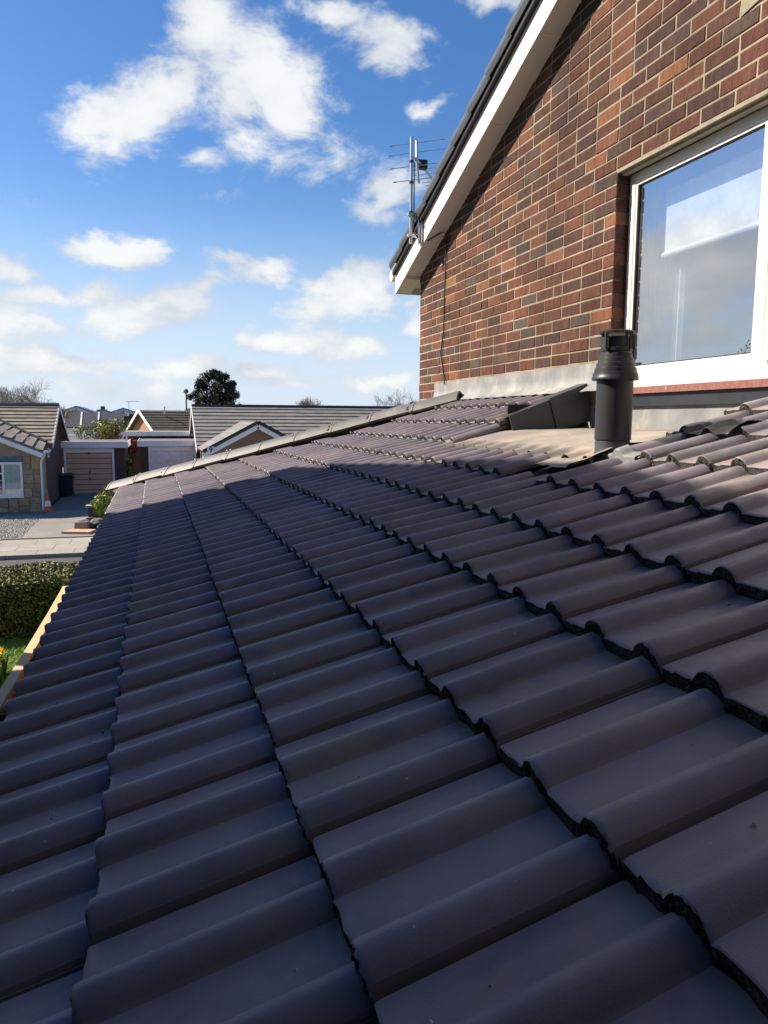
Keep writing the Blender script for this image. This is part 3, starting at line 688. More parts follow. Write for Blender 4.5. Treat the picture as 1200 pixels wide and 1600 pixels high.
# ================================================================== AERIAL
ax, ay = W-OV-.10, 6.62
an = thing('tv_aerial', 'galvanised television aerial on a short mast clamped to the white bargeboard', 'aerial', (ax, ay, E+1.60))
q = MB(); q.tube([(ax, ay, E+1.60), (ax, ay, E+2.52)], .014, 12); q.build('mast', GALV, an, smooth='auto')
for zb in (1.86, 2.12, 2.30): q = MB(); q.tube([(ax, ay, E+zb), (ax, ay, E+zb+.02)], .019, 12); q.build('tape_band', BLACK, an)
for zb in (1.66, 1.84):
    q = MB(); q.box(ax-.03, ax+.09, ay-.022, ay+.022, E+zb, E+zb+.022); q.build('clamp', GALV, an)
q = MB(); q.box(ax+.078, ax+.09, ay-.06, ay+.03, E+1.60, E+1.87); q.box(ax+.06, ax+.078, ay-.04, ay-.02, E+1.60, E+1.87); q.build('bracket', GALV, an)
bx = Vector((ax+.02, ay-.02, E+2.35)); bd = Vector((.62, .72, -.12)).normalized(); bs = Vector((.93, -.36, .0)).normalized()
bs = Vector((.88, -.48, .06)).normalized()
q = MB(); q.tube([(ax, ay, E+2.35), bx+bd*.08], .012, 8); q.tube([bx+bd*.03, bx+bd*.62], .009, 8); q.build('boom', GALV, an)
q = MB(); rv = Vector((.0, .12, 1)).normalized(); q.tube([bx+bd*.07+rv*.17, bx+bd*.06-rv*.02, bx+bd*.10-rv*.20], .011, 8); q.build('reflector_bar', GALV, an)
for k, (h, L) in enumerate(((.16, .25), (.07, .26), (-.05, .25), (-.17, .23))):
    p = bx+bd*(.07+.02*abs(h)*4)+rv*h; q = MB(); q.tube([p-bs*L, p+bs*L], .0034, 6); q.tube([p-bs*L, p-bs*(L-.03)], .006, 6); q.tube([p+bs*(L-.03), p+bs*L], .006, 6); q.build('reflector_rod', GALV, an)
for k, (d_, L) in enumerate(((.26, .16), (.36, .14), (.45, .13), (.53, .12), (.60, .11))):
    p = bx+bd*d_; q = MB(); q.tube([p-bs*L, p+bs*L], .0034, 6); q.build('director_rod', GALV, an)
p = bx+bd*.19; q = MB(); q.box(p.x-.045, p.x+.045, p.y-.03, p.y+.03, p.z-.03, p.z+.045); q.build('junction_box', BLACK, an)
q = MB(); pts = [(ax+.02, ay-.02, E+2.3), (ax+.022, ay-.02, E+1.70), (ax+.08, ay-.03, E+1.62), (W-OV+.03, ay-.10, zs(ay-.1)-.012), (W-.05, 6.40, zs(6.4)-.012), (W-.012, 6.37, zs(6.37)-.03), (W-.010, 6.40, E+1.1), (W-.010, 6.41, E+.80), (W-.012, 6.47, E+.62), (W-.012, 6.36, E+.36), (W-.03, 6.33, E+.33)]
q.tube(pts, .0055, 6); q.build('aerial_cable', BLACK, label='thin black aerial cable hanging down the brick wall', category='cable', at=Vector((W, 6.4, E+.33)))

# ================================================================== FENCE, HEDGE, LAWN
fe = thing('timber_fence', 'pale new timber fence with flat capping rail beside the roof edge', 'fence', (-.93, 5, 0))
FY0, FY1 = 2.6, 8.1
def fxx(y): return -.885-.022*(8-y)+.03*((y-5.3)/2.8)**2*-1+.0
for i in range(5):
    a, b = FY0+(FY1-FY0)*i/5, FY0+(FY1-FY0)*(i+1)/5; xa, xb = fxx(a), fxx(b)
    q = MB(); q.hexa([(xa-.035, a, 1.775), (xa+.03, a, 1.775), (xb+.03, b-.004, 1.775), (xb-.035, b-.004, 1.775), (xa-.035, a, 1.80), (xa+.03, a, 1.80), (xb+.03, b-.004, 1.80), (xb-.035, b-.004, 1.80)]); q.build('capping_rail', TIMBER, fe)
    for z in (1.50, .9, .35):
        q = MB(); q.hexa([(xa+.0, a, z), (xa+.04, a, z), (xb+.04, b, z), (xb+.0, b, z), (xa+.0, a, z+.06), (xa+.04, a, z+.06), (xb+.04, b, z+.06), (xb+.0, b, z+.06)]); q.build('rail', TIMBER, fe)
    q = MB(); q.box(xa+.0, xa+.09, a-.045, a+.045, 0, 1.74); q.build('post', DTIMB, fe)
n = int((FY1-FY0)/.105)
bme = MB(); bme.box(-.018, -.004, 0, .10, .05, 1.72+.04); 
for i in range(n):
    y = FY0+i*.105
    q = MB(); x = fxx(y); h = 1.755+random.uniform(-.012, .006); q.box(x-.018, x-.004, y, y+.10, .05, h); q.box(x-.004, x+.014, y+.078, y+.10, h-.10, h-.015) if False else None
    q.build('fence_board', TIMBV, fe)
    q = MB(); q.box(x+.001, x+.028, y+.02, y+.062, 1.66, 1.69); q.build('batten_end', TIMBER, fe)
# hedge
def leaf_quads(q, pts, size, flat=.5):
    for p, nrm in pts:
        d = Vector((random.gauss(0, 1), random.gauss(0, 1), random.gauss(0, 1)))+nrm*flat*2
        if d.length < .01: continue
        d.normalize(); a = d.orthogonal().normalized(); a.rotate(Matrix.Rotation(random.uniform(0, 6.28), 3, d)); b = d.cross(a); s = size*random.uniform(.6, 1.35)
        q.add([p-a*s*.5, p+b*s*.3+d*s*.08, p+a*s*.55, p-b*s*.3+d*s*.08], [(0, 1, 2, 3)])
he = thing('garden_hedge', 'clipped green privet hedge along the lawn with sunlit top', 'hedge', (-2.5, 13.4, 0))
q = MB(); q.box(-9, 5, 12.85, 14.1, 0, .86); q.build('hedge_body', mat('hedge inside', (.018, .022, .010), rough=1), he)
q = MB(); pts = []
def bumpy(x, y): return .05*noise.noise((x*1.3, y*1.3, 0))+.035*noise.noise((x*5, y*5, 2))
for _ in range(26000):
    x = random.uniform(-6, 0); 
    if random.random() < .55: y = random.uniform(12.72, 14.2); z = .95+bumpy(x, y)+random.uniform(-.06, .05)-.05*((y-13.46)/.74)**4; nr = Vector((0, 0, 1))
    else: z = random.uniform(.03, .97); y = 12.72+.07*noise.noise((x*1.6, z*3, 5))+random.uniform(-.05, .10); nr = Vector((0, -1, .2))
    pts.append((Vector((x, y, z)), nr))
leaf_quads(q, pts, .052); q.build('foliage', LGREEN, he)
q = MB()
for _ in range(70000):
    x, y = (random.uniform(-4.2, -.9), random.uniform(8.0, 12.75)) if _ < 26000 else (random.uniform(-7.5, -.3), random.uniform(2.5, 12.75)); h = random.uniform(.03, .07); a = random.uniform(0, 6.28); l = random.uniform(-.09, .09), random.uniform(-.09, .09); w_ = .007
    q.add([(x-w_*cos(a), y-w_*sin(a), 0), (x+w_*cos(a), y+w_*sin(a), 0), (x+l[0], y+l[1], h)], [(0, 1, 2)])
q.build('grass', GRASSM, kind='stuff')
q = MB(); st = MB()
for _ in range(210):
    x = random.uniform(-2.75, -2.05); y = random.uniform(9.9, 11.1); h = random.uniform(.24, .38); d = Vector((random.uniform(-.6, .6), random.uniform(-1, .2), .6)).normalized(); c_ = Vector((x, y, h)); a = d.orthogonal().normalized(); b = d.cross(a)
    st.tube([(x+.02, y, 0), (x+.01, y, h*.6), c_], .004, 4)
    for k in range(4): st.add([(x+random.uniform(-.05, .05), y+random.uniform(-.05, .05), 0), (x+random.uniform(-.05, .05), y+.012, 0), (x+random.uniform(-.09, .09), y+random.uniform(-.09, .09), h*.9)], [(0, 1, 2)])
    for k in range(6):
        t_ = k*pi/3; e1 = a*cos(t_)+b*sin(t_); e2 = a*cos(t_+.35)+b*sin(t_+.35); e3 = a*cos(t_-.35)+b*sin(t_-.35)
        q.add([c_, c_+e3*.022, c_+e1*.045+d*.006, c_+e2*.022], [(0, 1, 2, 3)])
    q.tube([c_, c_+d*.028], [.009, .016], 8, False)
da = q.build('daffodils', mat('daffodil yellow', (.88, .70, .03), (.85, .60, .02), rough=.6), kind='stuff')
st.build('daffodil_leaves', mat('daffodil leaf', (.09, .17, .04), (.06, .13, .03), rough=.6), kind='stuff')

# ================================================================== BACKGROUND BUILDINGS
def courses(parent, e0, e1, r0, r1, n, m_, t=.022, name='tile_course'):
    """slope from eave e0-e1 to ridge r0-r1 as a deck plus one wedge per course"""
    e0, e1, r0, r1 = map(Vector, (e0, e1, r0, r1)); nrm = (e1-e0).cross(r0-e0).normalized()
    if nrm.z < 0: nrm = -nrm
    q = MB(); q.prism([e0, e1, r1, r0], nrm*-.06); deck = q.build('roof', m_, parent)
    for k in range(n):
        a, b = k/n, min(1, (k+1.12)/n); p = [e0.lerp(r0, a), e1.lerp(r1, a), e1.lerp(r1, b), e0.lerp(r0, b)]
        jt = random.uniform(-.004, .004)
        q = MB(); m_seg = max(2, int((e1-e0).length/.33)); vs = []
        for i in range(m_seg+1):
            f_ = i/m_seg; lo, hi = p[0].lerp(p[1], f_), p[3].lerp(p[2], f_); h = t+jt+random.uniform(-.003, .003)
            vs += [lo+nrm*.001, lo+nrm*(h+.004), hi+nrm*.002]
        q.add(vs, [(3*i, 3*i+3, 3*i+4, 3*i+1) for i in range(m_seg)]+[(3*i+1, 3*i+4, 3*i+5, 3*i+2) for i in range(m_seg)])
        q.build(name, m_, deck)
    return deck
def bar(parent, name, m_, p0, p1, w_, h):
    p0, p1 = Vector(p0), Vector(p1); d = (p1-p0).normalized(); s_ = d.cross(Vector((0, 0, 1))).normalized()*w_/2; u_ = s_.cross(d).normalized(); u_ = (u_ if u_.z > 0 else -u_)*h/2
    q = MB(); q.hexa([p0-s_-u_, p0+s_-u_, p1+s_-u_, p1-s_-u_, p0-s_+u_, p0+s_+u_, p1+s_+u_, p1-s_+u_]); return q.build(name, m_, parent)
# ---- stone fronted bungalow on the left
b1 = thing('stone_bungalow', 'bungalow with stone front, white corner downpipe and brown striped tile roof at left', 'bungalow', (-8, 33.4, 0))
XR = -4.08; EZ = 2.56; RZ = 4.08; YF, YB, YR = 31.45, 36.85, 33.9
q = MB(); q.prism([(XR, YF, 0), (XR, YB, 0), (XR, YB, EZ), (XR, YR, RZ-.1), (XR, YF, EZ)], (-9.5, 0, 0)); q.build('wall', BRK[1], b1)
courses(b1, (-13.8, YF-.25, EZ-.02), (-3.78, YF-.25, EZ-.02), (-13.8, YR, RZ), (-3.78, YR, RZ), 11, GREYROOF[0], t=.042)
courses(b1, (-13.8, YB+.25, EZ-.02), (-3.78, YB+.25, EZ-.02), (-13.8, YR, RZ), (-3.78, YR, RZ), 4, GREYROOF[0])
bar(b1, 'ridge_tile', GREYROOF[0], (-13.8, YR, RZ+.04), (-3.78, YR, RZ+.04), .22, .09)
for ye in (YF-.27, YB+.27): bar(b1, 'bargeboard', WHITE, (-3.76, ye, EZ-.10), (-3.76, YR, RZ-.08), .03, .15)
for k in range(11):
    f_ = k/11; a = Vector((-3.77, YF-.25, EZ)).lerp(Vector((-3.77, YR, RZ)), f_+.01); b = Vector((-3.77, YF-.25, EZ)).lerp(Vector((-3.77, YR, RZ)), f_+.082); bar(b1, 'verge_tile', mat('pale verge mortar', (.55, .54, .52), (.42, .41, .4)), a, b, .06, .05)
# front gable wing
GX = -7.0; GY = 29.95; GZ = 2.33; gsl = .43; gz = GZ+gsl*(XR+.15-GX)
q = MB(); q.prism([(XR, GY, 0), (XR, GY, GZ), (GX, GY, gz-.1), (2*GX-XR, GY, GZ), (2*GX-XR, GY, 0)], (0, 1.6, 0)); q.build('front_wall', mat('yellow stone render', (.34, .28, .19), (.26, .21, .145), scale=4, rough=.9, bump=.3, bscale=20), b1)
e0 = Vector((XR+.15, GY-.35, GZ)); e1 = Vector((XR+.08, 31.15, 2.58)); r0 = Vector((GX, GY-.35, gz)); r1 = Vector((GX, 33.6, 3.93))
courses(b1, e0, e1, r0, r1, 9, GREYROOF[0], t=.042); courses(b1, (2*GX-XR-.15, GY-.35, GZ), (2*GX-XR-.15, YF-.1, GZ), r0, r1, 3, GREYROOF[0])
bar(b1, 'valley', mat('dark valley lead', (.03, .03, .033)), e1+Vector((0, 0, .06)), r1+Vector((0, 0, .06)), .17, .05)
bar(b1, 'bargeboard', WHITE, (XR+.16, GY-.36, GZ-.17), (GX, GY-.36, gz-.17), .03, .17)
bar(b1, 'verge_undercloak', mat('blue grey undercloak', (.14, .16, .20), rough=.6), (XR+.17, GY-.345, GZ-.035), (GX, GY-.345, gz-.035), .05, .10)
bar(b1, 'soffit', WHITE, (XR+.14, GY-.17, GZ-.21), (GX, GY-.17, gz-.21), .30, .02)
bar(b1, 'gutter', WHITE, (XR+.20, GY-.34, GZ-.03), (XR+.20, YF-.3, GZ-.03), .10, .09)
q = MB(); q.tube([(XR+.20, GY-.22, GZ-.06), (XR+.19, GY-.20, GZ-.16), (XR+.06, GY-.06, GZ-.32), (XR+.04, GY-.05, GZ-.40), (XR+.04, GY-.05, .14), (XR+.05, GY-.10, .06)], .036, 8); q.build('downpipe', WHITE, b1, smooth='auto')
# stones of the front: quoins beside the window and crazy stonework below
STONE = mat('brown walling stone', (1, 1, 1), objcol=True, scale=9, rough=.9, bump=.4, bscale=30)
SP = [(.42, .315, .20), (.38, .28, .175), (.34, .25, .16), (.27, .20, .145), (.40, .295, .19), (.31, .235, .175)]
def stone(poly, d):
    q = MB(); k = len(poly); c = sum((Vector((a, 0, b)) for a, b in poly), Vector())/k
    v = [(a, GY-.002, b) for a, b in poly]+[(c.x+(a-c.x)*.93, GY-d, c.z+(b-c.z)*.93) for a, b in poly]
    q.add(v, [tuple(range(k, 2*k))]+[(i, (i+1) % k, k+(i+1) % k, k+i) for i in range(k)])
    o = q.build('stone', STONE, fwall); c_ = random.choice(SP); o.color = (*[x*random.uniform(.85, 1.15) for x in c_], 1); return o
fwall = [o for o in COL.objects if o.name.startswith('front_wall')][0]
z = .62
while z < GZ-.10:
    h = random.uniform(.16, .36); x = XR-.01
    for wd in ((.30, .28) if random.random() < .5 else (.22, .36)):
        stone([(x, z), (x, z+h-.015), (x-wd+.015, z+h-.015), (x-wd+.015, z)], random.uniform(.02, .045)); x -= wd
    z += h
x = XR-.005
while x > -6.4:                                   # irregular stones, two or three to a column
    wd = random.uniform(.28, .5); z = .06; zt = .62
    ks = random.choice((1, 2, 2)); cuts = [z]+sorted(random.uniform(.2, .5) for _ in range(ks-1))+[zt]
    for a, b in zip(cuts, cuts[1:]):
        if b-a < .08: continue
        sk = random.uniform(-.05, .05)
        stone([(x-.01, a+.01+sk*.4), (x-.01-sk*.3, b-.015), (x-wd*.5, b-.01+abs(sk)*.2), (x-wd+.012+sk, b-.02), (x-wd+.01, a+.02), (x-wd*.45, a+.004)], random.uniform(.02, .05))
    x -= wd
# its window
wf = boxo('window', WHITE, b1, -7.6, -4.66, GY-.10, GY-.001, .62, .68)
XW0, XW1, ZW0, ZW1 = -7.6, -4.69, .69, 1.92
def bars(p, xs, zs_, t, y0, y1, m_=WHITE, name='frame'):
    for a in xs: boxo(name, m_, p, a-t/2, a+t/2, y0, y1, ZW0, ZW1)
    for b in zs_: boxo(name, m_, p, XW0, XW1, y0+.004, y1-.004, b-t/2, b+t/2)
bars(wf, (XW0, -6.55, -5.33, XW1-.03), (ZW0+.02, ZW1-.03), .075, GY-.045, GY-.003)
boxo('frame', WHITE, wf, -6.5, -5.36, GY-.042, GY-.006, 1.50, 1.55)
for z_ in (1.0, 1.25): boxo('glazing_bar', WHITE, wf, -6.5, -5.36, GY-.036, GY-.012, z_, z_+.025)
boxo('lintel_board', mat('blue painted lintel', (.10, .15, .26), rough=.6), wf, XW0-.1, XW1+.06, GY-.06, GY-.003, ZW1+.01, ZW1+.20)
boxo('pane', GLASSB, wf, XW0, XW1, GY-.025, GY-.02, ZW0, ZW1)
boxo('room_dark', mat('dim room', (.05, .055, .06)), wf, XW0, -5.36, GY-.012, GY-.0035, ZW0, ZW1)
q = MB(); n = 24; q.add([(-5.30+.58*k/n, GY-.008-.004*sin(k*1.9), ZW0+.03) for k in range(n+1)]+[(-5.30+.58*k/n, GY-.008-.004*sin(k*1.9), ZW1-.05) for k in range(n+1)], [(i, i+1, n+2+i, n+1+i) for i in range(n)]); q.build('net_curtain', mat('net curtain', (.62, .68, .60), (.5, .57, .5), scale=12), wf)
vent = boxo('vent', WHITE, b1, XR+.001, XR+.05, 32.0, 32.3, 1.98, 2.36)
boxo('vent_grille', BLACK, vent, XR+.051, XR+.056, 32.08, 32.22, 2.06, 2.28)
# ---- garages
def garage(name, label, x0, x1, y, dx0, dx1, h, depth, doorm, panels, pier, side):
    gth = thing(name, label, 'garage', ((x0+x1)/2, y, 0), 'flat roofed garages')
    q = MB(); t = .12
    q.box(x0, dx0-.10, y, y+.22, 0, h); q.box(dx1+.10, x1, y, y+.22, 0, h); q.box(x0, x0+.2, y+.22, y+depth, 0, h); q.box(x1-.2, x1, y+.22, y+depth, 0, h); q.box(x0+.2, x1-.2, y+depth-.2, y+depth, 0, h)
    q.build('wall', pier, gth)
    q = MB(); q.box(x0-.12, x1+.12, y-.11, y+depth+.1, h+.001, h+.22); q.build('roof', mat('grey felt', (.16, .16, .155), (.12, .12, .115), scale=1.5, rough=.9), gth)
    q = MB(); q.box(x0-.14, x1+.14, y-.14, y-.111, h-.03, h+.25); q.box(x1+.121, x1+.15, y-.111, y+depth, h-.03, h+.25); q.box(x0-.15, x0-.121, y-.111, y+depth, h-.03, h+.25); q.build('fascia', WHITE, gth)
    q = MB(); q.box(dx0-.10, dx0, y-.01, y+.12, 0, h-.05); q.box(dx1, dx1+.10, y-.01, y+.12, 0, h-.05); q.box(dx0, dx1, y-.01, y+.12, 1.97, h-.05); q.build('door_frame', WHITE, gth)
    dr = boxo('garage_door', doorm if panels == 1 else mat('door gap brown', (.06, .045, .035)), gth, dx0+.005, dx1-.005, y+.06, y+.10, .02, 1.965)
    ph = 1.945/panels
    for k in range(panels):
        q = MB(); z0 = .02+k*ph; z1 = z0+ph-.03
        if panels > 1: q.hexa([(dx0+.012, y+.03, z0), (dx1-.012, y+.03, z0), (dx1-.012, y+.059, z0), (dx0+.012, y+.059, z0), (dx0+.012, y+.044, z1), (dx1-.012, y+.044, z1), (dx1-.012, y+.059, z1), (dx0+.012, y+.059, z1)])
        else: q.box(dx0+.14, dx1-.14, y+.045, y+.059, .16, 1.80)
        q.build('door_panel', doorm, dr)
    q = MB(); c_ = (dx0+dx1)/2; q.tube([(c_, y+.035, .78), (c_, y-.02, .78)], .03, 8); q.box(c_-.02, c_+.02, y+.0, y+.03, 1.02, 1.13); q.build('handle', BLACK, dr)
    if panels > 1: boxo('door_catch', BLACK, dr, c_-.05, c_+.05, y-.012, y+.02, 1.90, 1.98)
    return gth
BROWN = mat('beige brown garage door', (.62, .39, .27), (.57, .36, .25), scale=1, rough=.5)
garage('garage', 'flat roofed garage with brown horizontal panelled door behind the driveway', -4.04, -1.36, 36.75, -3.90, -1.93, 2.22, 5.2, BROWN, 8, BRK[1], 1)
WDOOR = mat('white garage door', (.78, .78, .79), rough=.4)
garage('garage', 'flat roofed garage with plain white door beside house number nine', -.66, 2.08, 38.2, -.22, 1.86, 2.22, 5.5, WDOOR, 1, BRK[1], 1)
f2 = thing('flat_roof_extension', 'low brick extension with grey flat roof and white fascia behind the white door garage', 'extension', (.3, 46, 0))
q = MB(); q.prism([(-1.45, 44.2, 0), (2.0, 44.2, 0), (2.0, 50, 0), (-1.45, 50, 0)], (0, 0, 2.62)); q.build('wall', BRK[0], f2)
q = MB(); q.box(-1.75, 2.2, 43.85, 50.2, 2.621, 2.80); q.build('roof', mat('grey green felt', (.22, .225, .20), (.17, .175, .155), scale=1.2, rough=.9), f2)
q = MB(); q.box(-1.80, -1.752, 43.8, 50.2, 2.58, 2.86); q.box(-1.75, 2.2, 43.8, 43.848, 2.58, 2.82); q.build('fascia', WHITE, f2)
q = MB(); q.tube([(-1.7, 43.78, 2.6), (-1.62, 43.8, 2.3), (-1.60, 44.12, 1.6)], .045, 8); q.build('downpipe', UPVC, f2)
q = MB(); q.box(-6.8, -2.3, 58, 58.12, 0, 1.9); 
f3 = thing('flat_roof_outhouse', 'low brown outhouse with pale flat roof beyond the garage bush', 'outhouse', (-5, 60, 0))
q = MB(); q.box(-7, -1.9, 58, 63, 0, 2.1); q.build('wall', BRK[1], f3); q = MB(); q.box(-7.2, -1.7, 57.8, 63.2, 2.101, 2.3); q.build('roof', mat('pale felt', (.3, .3, .28), rough=.9), f3)
q = MB(); q.box(-7.22, -1.7, 57.75, 57.798, 2.0, 2.36); q.build('fascia', WHITE, f3)
# ---- house number nine
h9 = thing('tiled_bungalow', 'bungalow with long grey striped roof and small front gable numbered nine', 'bungalow', (7, 41, 0))
q = MB(); q.prism([(2.12, 37.1, 0), (2.12, 44.9, 0), (2.12, 44.9, 2.15), (2.12, 41, 4.12), (2.12, 37.1, 2.15)], (13, 0, 0)); q.build('wall', BRK[0], h9)
courses(h9, (1.92, 36.8, 2.06), (15.3, 36.8, 2.06), (1.92, 41, 4.24), (15.3, 41, 4.24), 12, GREYROOF[1], t=.045)
courses(h9, (1.92, 45.2, 2.06), (15.3, 45.2, 2.06), (1.92, 41, 4.24), (15.3, 41, 4.24), 3, GREYROOF[1])
bar(h9, 'ridge_tile', mat('dark ridge tile', (.05, .05, .055)), (1.92, 41, 4.28), (15.3, 41, 4.28), .22, .09)
for ye in (36.78, 45.22): bar(h9, 'bargeboard', WHITE, (1.90, ye, 1.97), (1.90, 41, 4.15), .03, .17)
PX0, PX1, PXA, PY, PZE, PZA = 1.95, 6.69, 4.32, 33.0, 2.16, 3.42
q = MB(); q.prism([(PX0+.2, PY, 0), (PX1-.2, PY, 0), (PX1-.2, PY, PZE), (PXA, PY, PZA-.14), (PX0+.2, PY, PZE)], (0, 4.0, 0)); q.build('front_wall', mat('front gable brickwork', (.27, .17, .125), (.21, .13, .095), scale=14, rough=.9, stretch=(1, 1, 3)), h9)
yv2 = 36.8+(PZA-2.06)/((4.24-2.06)/4.2)
courses(h9, (PX0, PY-.3, PZE), (PX0, 36.9, PZE), (PXA, PY-.3, PZA), (PXA, yv2, PZA), 7, GREYROOF[1]); courses(h9, (PX1, PY-.3, PZE), (PX1, 36.9, PZE), (PXA, PY-.3, PZA), (PXA, yv2, PZA), 7, GREYROOF[1])
for xs_ in (PX0, PX1):
    bar(h9, 'bargeboard', WHITE, (xs_, PY-.31, PZE-.19), (PXA, PY-.31, PZA-.19), .03, .22)
    bar(h9, 'verge_cap', mat('dark navy verge', (.028, .03, .04), rough=.5), (xs_, PY-.32, PZE-.01), (PXA, PY-.32, PZA-.01), .06, .15)
    bar(h9, 'soffit', WHITE, (xs_, PY-.15, PZE-.28), (PXA, PY-.15, PZA-.28), .28, .02)
pq = boxo('number_plate', mat('white enamel plate', (.8, .8, .8), rough=.4), h9, 2.13, 2.43, PY-.375, PY-.36, 2.09, 2.36)
cu = bpy.data.curves.new('nine', 'FONT'); cu.body = '9'; cu.size = .30; cu.align_x = 'CENTER'; cu.align_y = 'CENTER'; cu.extrude = .004; cu.offset = .006
tmp = bpy.data.objects.new('tmp', cu); COL.objects.link(tmp); bpy.context.view_layer.update(); nm_ = bpy.data.meshes.new_from_object(tmp); bpy.data.objects.remove(tmp); bpy.data.curves.remove(cu)
nm_.materials.clear(); nm_.materials.append(BLACK); to = bpy.data.objects.new('house_number', nm_); COL.objects.link(to); to.parent = pq; to.location = Vector((2.28, PY-.381, 2.225))-BASE[h9.name]; to.rotation_euler = (pi/2, 0, 0)
# ---- house with sunlit gable
mh = thing('mossy_roofed_house', 'small brick house with white edged sunlit gable and dark mossy roof', 'house', (0, 50, 0))
P1 = Vector((.22, 50, 0)); P2 = Vector((-1.55, 55.2, 0)); rdv = Vector((5.2, 1.77, 0)).normalized(); pm = (P1+P2)/2; ez_, rz_ = 2.75, 4.12
q = MB(); u_ = lambda p, z: Vector((p.x, p.y, z)); q.prism([u_(P1, 0), u_(P2, 0), u_(P2, ez_), u_(pm, rz_-.1), u_(P1, ez_)], rdv*8); q.build('wall', BRK[2], mh)
o_ = -rdv*.35; dn = (P1-P2).normalized()*.25
courses(mh, u_(P1, ez_-.12)+o_+dn, u_(P1, ez_-.12)+rdv*8+dn, u_(pm, rz_)+o_, u_(pm, rz_)+rdv*8, 9, GREYROOF[2], t=.042)
courses(mh, u_(P2, ez_-.12)+o_-dn, u_(P2, ez_-.12)+rdv*8-dn, u_(pm, rz_)+o_, u_(pm, rz_)+rdv*8, 3, GREYROOF[2])
for a in (u_(P1, ez_-.16)+dn, u_(P2, ez_-.16)-dn): bar(mh, 'bargeboard', WHITE, a+o_, u_(pm, rz_-.03)+o_, .05, .20)
pv = u_(pm, rz_)+rdv*1.1+Vector((.3, -.8, -.3)); q = MB(); q.tube([pv, pv+Vector((0, 0, .55))], .05, 8); q.build('vent_pipe', GALV, mh)
# ---- far terrace
def far_house(x, y, hw, ap, ez2, lab, low):
    t_ = thing('terrace_house', lab, 'house', (x, y, 0), 'far terrace of blue roofed houses')
    q = MB(); q.prism([(x-hw, y, 0), (x+hw, y, 0), (x+hw, y, ez2), (x, y, ap), (x-hw, y, ez2)], (0, 9, 0)); q.build('wall', BRK[1], t_)
    sl_ = (ap-ez2)/hw
    for sgn in (-1, 1):
        q = MB(); e_ = Vector((x+sgn*(hw+.4), y-.5, ez2-.4*sl_)); r_ = Vector((x, y-.5, ap)); q.prism([e_, r_, r_+Vector((0, 9.6, 0)), e_+Vector((0, 9.6, 0))], (0, 0, .14)); q.build('roof', GREYROOF[3], t_)
        bar(t_, 'bargeboard', mat('bluish white board', (.55, .6, .7), rough=.5), e_+Vector((0, -.02, -.12)), r_+Vector((0, -.02, -.12)), .05, .26)
    # lower catslide in front with white cheek
    lx0, lx1 = low; yl = 80.5
    q = MB(); q.prism([(lx0, yl, 4.06), (lx1, yl, 4.06), (lx1, yl-2.2, 2.66), (lx0, yl-2.2, 2.66)], (0, 0, .1)); q.build('lower_roof', mat('dark slate roof', (.05, .055, .075), (.042, .047, .062), scale=2, rough=.8), t_)
    q = MB(); q.prism([(lx0-.16, yl, 4.22), (lx0-.16, yl-2.35, 2.7), (lx0-.16, yl, 2.5)], (.15, 0, 0)); q.build('cheek', WHITE, t_)
    q = MB(); q.box(lx0, lx1, yl-2.0, yl-.02, 0, 2.65); q.build('lower_wall', WHITE, t_)
    wn = boxo('window', WHITE, t_, x-.6, x+.6, y-.06, y-.002, ez2+.0, ez2+.75); boxo('pane', GLASSB, wn, x-.5, x+.5, y-.075, y-.062, ez2+.08, ez2+.67)
    return t_
far_house(-7.6, 83, 2.3, 4.72, 3.85, 'terrace house with widest blue roof gable, between the stone bungalow and the bush', (-8.3, -7.0))
far_house(-6.0, 97, 1.9, 4.58, 3.95, 'terrace house with chimney on its blue roof, between two taller gables', (-6.8, -5.45))
far_house(-3.1, 85, 2.2, 4.6, 3.85, 'terrace house with tv aerial above its blue gable, left of the sunlit gable', (-5.2, -2.9))
th = [o for o in COL.objects if o.name.startswith('terrace_house')]
boxo('chimney', BRK[1], th[1], -6.3, -5.8, 99, 99.5, 4.3, 5.1)
q = MB(); q.tube([(-2.6, 87, 4.2), (-2.6, 87, 5.5)], .035, 6); q.tube([(-2.9, 87, 5.45), (-1.6, 87, 5.47)], .025, 6); q.tube([(-1.8, 86.7, 5.47), (-1.8, 87.3, 5.47)], .02, 6); q.build('rooftop_aerial', GALV, label='small tv aerial on the far blue roof', category='aerial', at=Vector((-2.6, 87, 4.2)))
pb = thing('panelled_house', 'far house with tan wall panel and white porch beside the bungalow roof edge', 'house', (-10, 82, 0))
q = MB(); q.box(-12.5, -8.7, 82, 90, 0, 3.7); q.build('wall', BRK[1], pb); q = MB(); q.prism([(-13, 81.6, 3.7), (-9.4, 81.6, 4.6), (-8.3, 81.6, 3.8)], (0, 8.5, 0)); q.build('roof', GREYROOF[3], pb)
boxo('wall_panel', mat('tan wall panel', (.42, .33, .19), (.36, .28, .16)), pb, -10.0, -8.9, 81.8, 81.99, 1.9, 3.5); boxo('porch', WHITE, pb, -10.6, -10.1, 81.6, 81.99, 1.7, 3.6)

